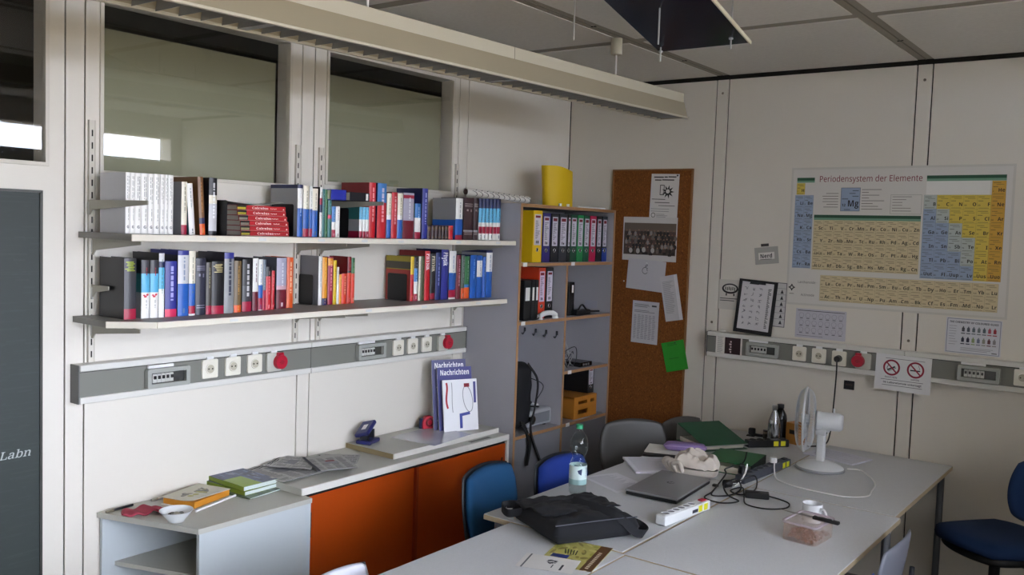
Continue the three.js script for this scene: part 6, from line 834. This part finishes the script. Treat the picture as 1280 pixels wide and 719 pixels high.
{ // food box with knife across it, mug
  const t = thing('food_box', 'clear plastic food box with brown crumbs on the desk', 'box', [2.41, DY, 1.765], -0.08), cm = mat('#faf4f0', { phys: true, roughness: 0.05, transmission: 0.92, thickness: 0, ior: 1.45 });
  const W = 0.14, D = 0.19, H = 0.074; const sh = rrShape(W, D, 0.02); sh.holes.push(rrShape(W - 0.004, D - 0.004, 0.018)); const g = new THREE.ExtrudeGeometry(sh, { depth: H, bevelEnabled: false, curveSegments: 6 }); g.rotateX(-RY); mesh('box_wall', g, cm, t); const bt = new THREE.ShapeGeometry(rrShape(W, D, 0.02)); bt.rotateX(-RY); bt.translate(0, 0.001, 0); mesh('box_bottom', bt, cm, t);
  const rs = rrShape(W + 0.01, D + 0.01, 0.023); rs.holes.push(rrShape(W - 0.006, D - 0.006, 0.018)); const rg = new THREE.ExtrudeGeometry(rs, { depth: 0.005, bevelEnabled: true, bevelSize: 0.001, bevelThickness: 0.001, bevelSegments: 1, curveSegments: 6 }); rg.rotateX(-RY); rg.translate(0, H - 0.002, 0); mesh('rim', rg, mat('#a89aa2', { roughness: 0.3 }), t);
  const L = []; for (let k = 0; k < 200; k++) { const x = rr(-W / 2 + 0.014, W / 2 - 0.014), z = rr(-D / 2 + 0.014, D / 2 - 0.014), hh = 0.004 + 0.03 * Math.exp(-Math.pow((x + 0.035) / 0.035, 2) - Math.pow((z - 0.03) / 0.05, 2)), q = new THREE.IcosahedronGeometry(rr(0.004, 0.009), 0); q.rotateX(rnd() * 3); q.rotateY(rnd() * 3); q.translate(x, 0.008 + rnd() * hh, z); L.push(q); } const cr = mesh('crumbs', L, mat('#8a5426', { roughness: 0.9 }), t); cr.userData.kind = 'stuff';
  const k = thing('knife', 'kitchen knife with a black handle lying across the food box and mug', 'knife', [2.405, DY + 0.0835, 1.75]); k.rotation.y = -0.09; const bl = extr([[-0.125, 0.003], [-0.11, 0.0], [0.02, 0.012], [0.02, -0.013], [-0.06, -0.012]], 0.0016); bl.rotateX(-RY); mesh('blade', bl, mat('#8f8b88', { roughness: 0.4, metalness: 0.7 }), k); mesh('handle', rbx(0.018, 0.128, -0.006, 0.008, -0.011, 0.011, 0.005, 3), M.black, k); for (const x of [0.04, 0.1]) mesh('rivet', cyl(0.0028, 0.0028, 0.002, x, 0.0084, 0, 10), M.steel, k);
  const m = thing('mug', 'white coffee mug behind the food box', 'mug', [2.352, DY, 1.545], -0.35), wm = mat('#dedfe2', { roughness: 0.2 }); mesh('mug_body', lathe([[0, 0], [0.034, 0], [0.038, 0.004], [0.041, 0.03], [0.042, 0.08], [0.0415, 0.083], [0.039, 0.08], [0.038, 0.03], [0.034, 0.008], [0, 0.007]], 48), wm, m); mesh('handle', tube([[0.04, 0.066, 0], [0.062, 0.066, 0], [0.072, 0.045, 0], [0.062, 0.022, 0], [0.04, 0.018, 0]], 0.005, 30, 10), wm, m);
}
{ // black power adapter, its tangle of cables and plugs
  const t = thing('power_adapter', 'black laptop power adapter on the desk seam', 'adapter', [2.035, DY + 0.0005, 1.37], 0.42); mesh('brick', rbx(-0.055, 0.055, 0, 0.028, -0.024, 0.024, 0.005, 3), M.black, t);
  mesh('cord', tube([[0.055, 0.012, 0], [0.1, 0.006, 0.01], [0.14, 0.004, 0.06], [0.12, 0.004, 0.14], [0.03, 0.004, 0.18], [-0.05, 0.004, 0.14], [-0.06, 0.008, 0.03]], 0.0035, 60, 6), M.black, t);
  const c = thing('black_cable', 'tangled black cable looping between laptop and adapter', 'cable', [0, DY, 0]); mesh('cable', tube([[1.825, 0.010, 1.345], [1.845, 0.006, 1.45], [1.86, 0.005, 1.56], [1.95, 0.005, 1.58], [2.0, 0.005, 1.5], [1.92, 0.006, 1.44], [1.87, 0.03, 1.37], [1.9, 0.045, 1.29], [1.94, 0.02, 1.33], [1.93, 0.006, 1.44], [1.87, 0.006, 1.5], [1.84, 0.02, 1.38], [1.83, 0.055, 1.26], [1.8, 0.06, 1.2], [1.83, 0.075, 1.17]], 0.0038, 150, 6), M.black, c); mesh('connector', rbx(1.802, 1.83, 0.004, 0.016, 1.335, 1.355, 0.003), M.black, c);
  const d = thing('black_cable', 'second black cable loop lying on the desk seam beside the adapter', 'cable', [0, DY, 0]); mesh('cable', tube([[1.9, 0.03, 1.27], [1.96, 0.06, 1.22], [2.0, 0.02, 1.3], [1.97, 0.008, 1.4], [1.9, 0.005, 1.36], [1.93, 0.014, 1.3], [1.985, 0.008, 1.4]], 0.0035, 80, 6), M.black, d);
  const p = thing('power_plug', 'black power plug standing on the dark power strip', 'plug', [1.868, DY + 0.0435, 1.15], 0.5); mesh('plug_body', [cyl(0.021, 0.019, 0.03, 0, 0.015, 0, 22), rbx(-0.012, 0.012, 0.026, 0.044, -0.03, 0.012, 0.006)], M.black, p); mesh('plug_cord', tube([[0, 0.038, -0.03], [0.01, 0.06, -0.01], [0.015, 0.11, 0.02]], 0.004, 16), M.black, p);
  const q = thing('power_plug', 'black angled plug lying beside the standing plug', 'plug', [1.862, DY + 0.0005, 1.31], 1.0); mesh('plug_body', [cyl(0.02, 0.018, 0.035, 0, 0.0205, 0, 20, 'x'), rbx(0.015, 0.06, 0.012, 0.03, -0.009, 0.009, 0.004)], M.black, q); mesh('collar', cyl(0.0095, 0.0095, 0.02, 0.035, 0.021, 0, 12, 'x'), M.white, q);
  const r = thing('white_plug', 'white plug with a white cord in the dark power strip', 'plug', [1.905, DY + 0.0435, 0.83], 0.4); mesh('plug_body', [cyl(0.02, 0.018, 0.026, 0, 0.0135, 0, 20)], M.white, r);
  const w = thing('white_cable', 'long white fan cable looping across the desk', 'cable', [0, DY, 0]); mesh('cable', tube([[1.915, 0.065, 0.835], [1.95, 0.035, 0.93], [1.99, 0.007, 1.0], [2.08, 0.007, 1.06], [2.25, 0.007, 1.085], [2.36, 0.007, 1.07], [2.43, 0.007, 0.99], [2.42, 0.007, 0.88], [2.4, 0.007, 0.75], [2.33, 0.007, 0.6], [2.26, 0.012, 0.53], [2.21, 0.016, 0.57]], 0.0035, 120, 6), M.white, w);
  const u = thing('white_cable', 'short white cable loop hanging beside the standing black plug', 'cable', [0, DY, 0]); mesh('cable', tube([[1.905, 0.1, 1.18], [1.91, 0.06, 1.22], [1.9, 0.02, 1.27], [1.885, 0.005, 1.3]], 0.0045, 24, 6), M.white, u);
}
{ // black plug and cable from the duct down to the desk
  const t = thing('wall_cable', 'black plug and cable hanging from the back wall socket behind the fan', 'cable', [1.983, 1.27, 0.076]); mesh('plug_body', cyl(0.021, 0.018, 0.034, 0, 0, 0.018, 22, 'z'), M.blackGloss, t); mesh('cable', tube([[0, -0.008, 0.032], [0.004, -0.06, 0.04], [-0.004, -0.25, 0.03], [-0.012, -0.42, 0.035], [-0.03, -0.5, 0.06], [-0.12, -0.523, 0.1]], 0.0042, 60, 7), M.black, t);
}
renderer.render(scene, camera);
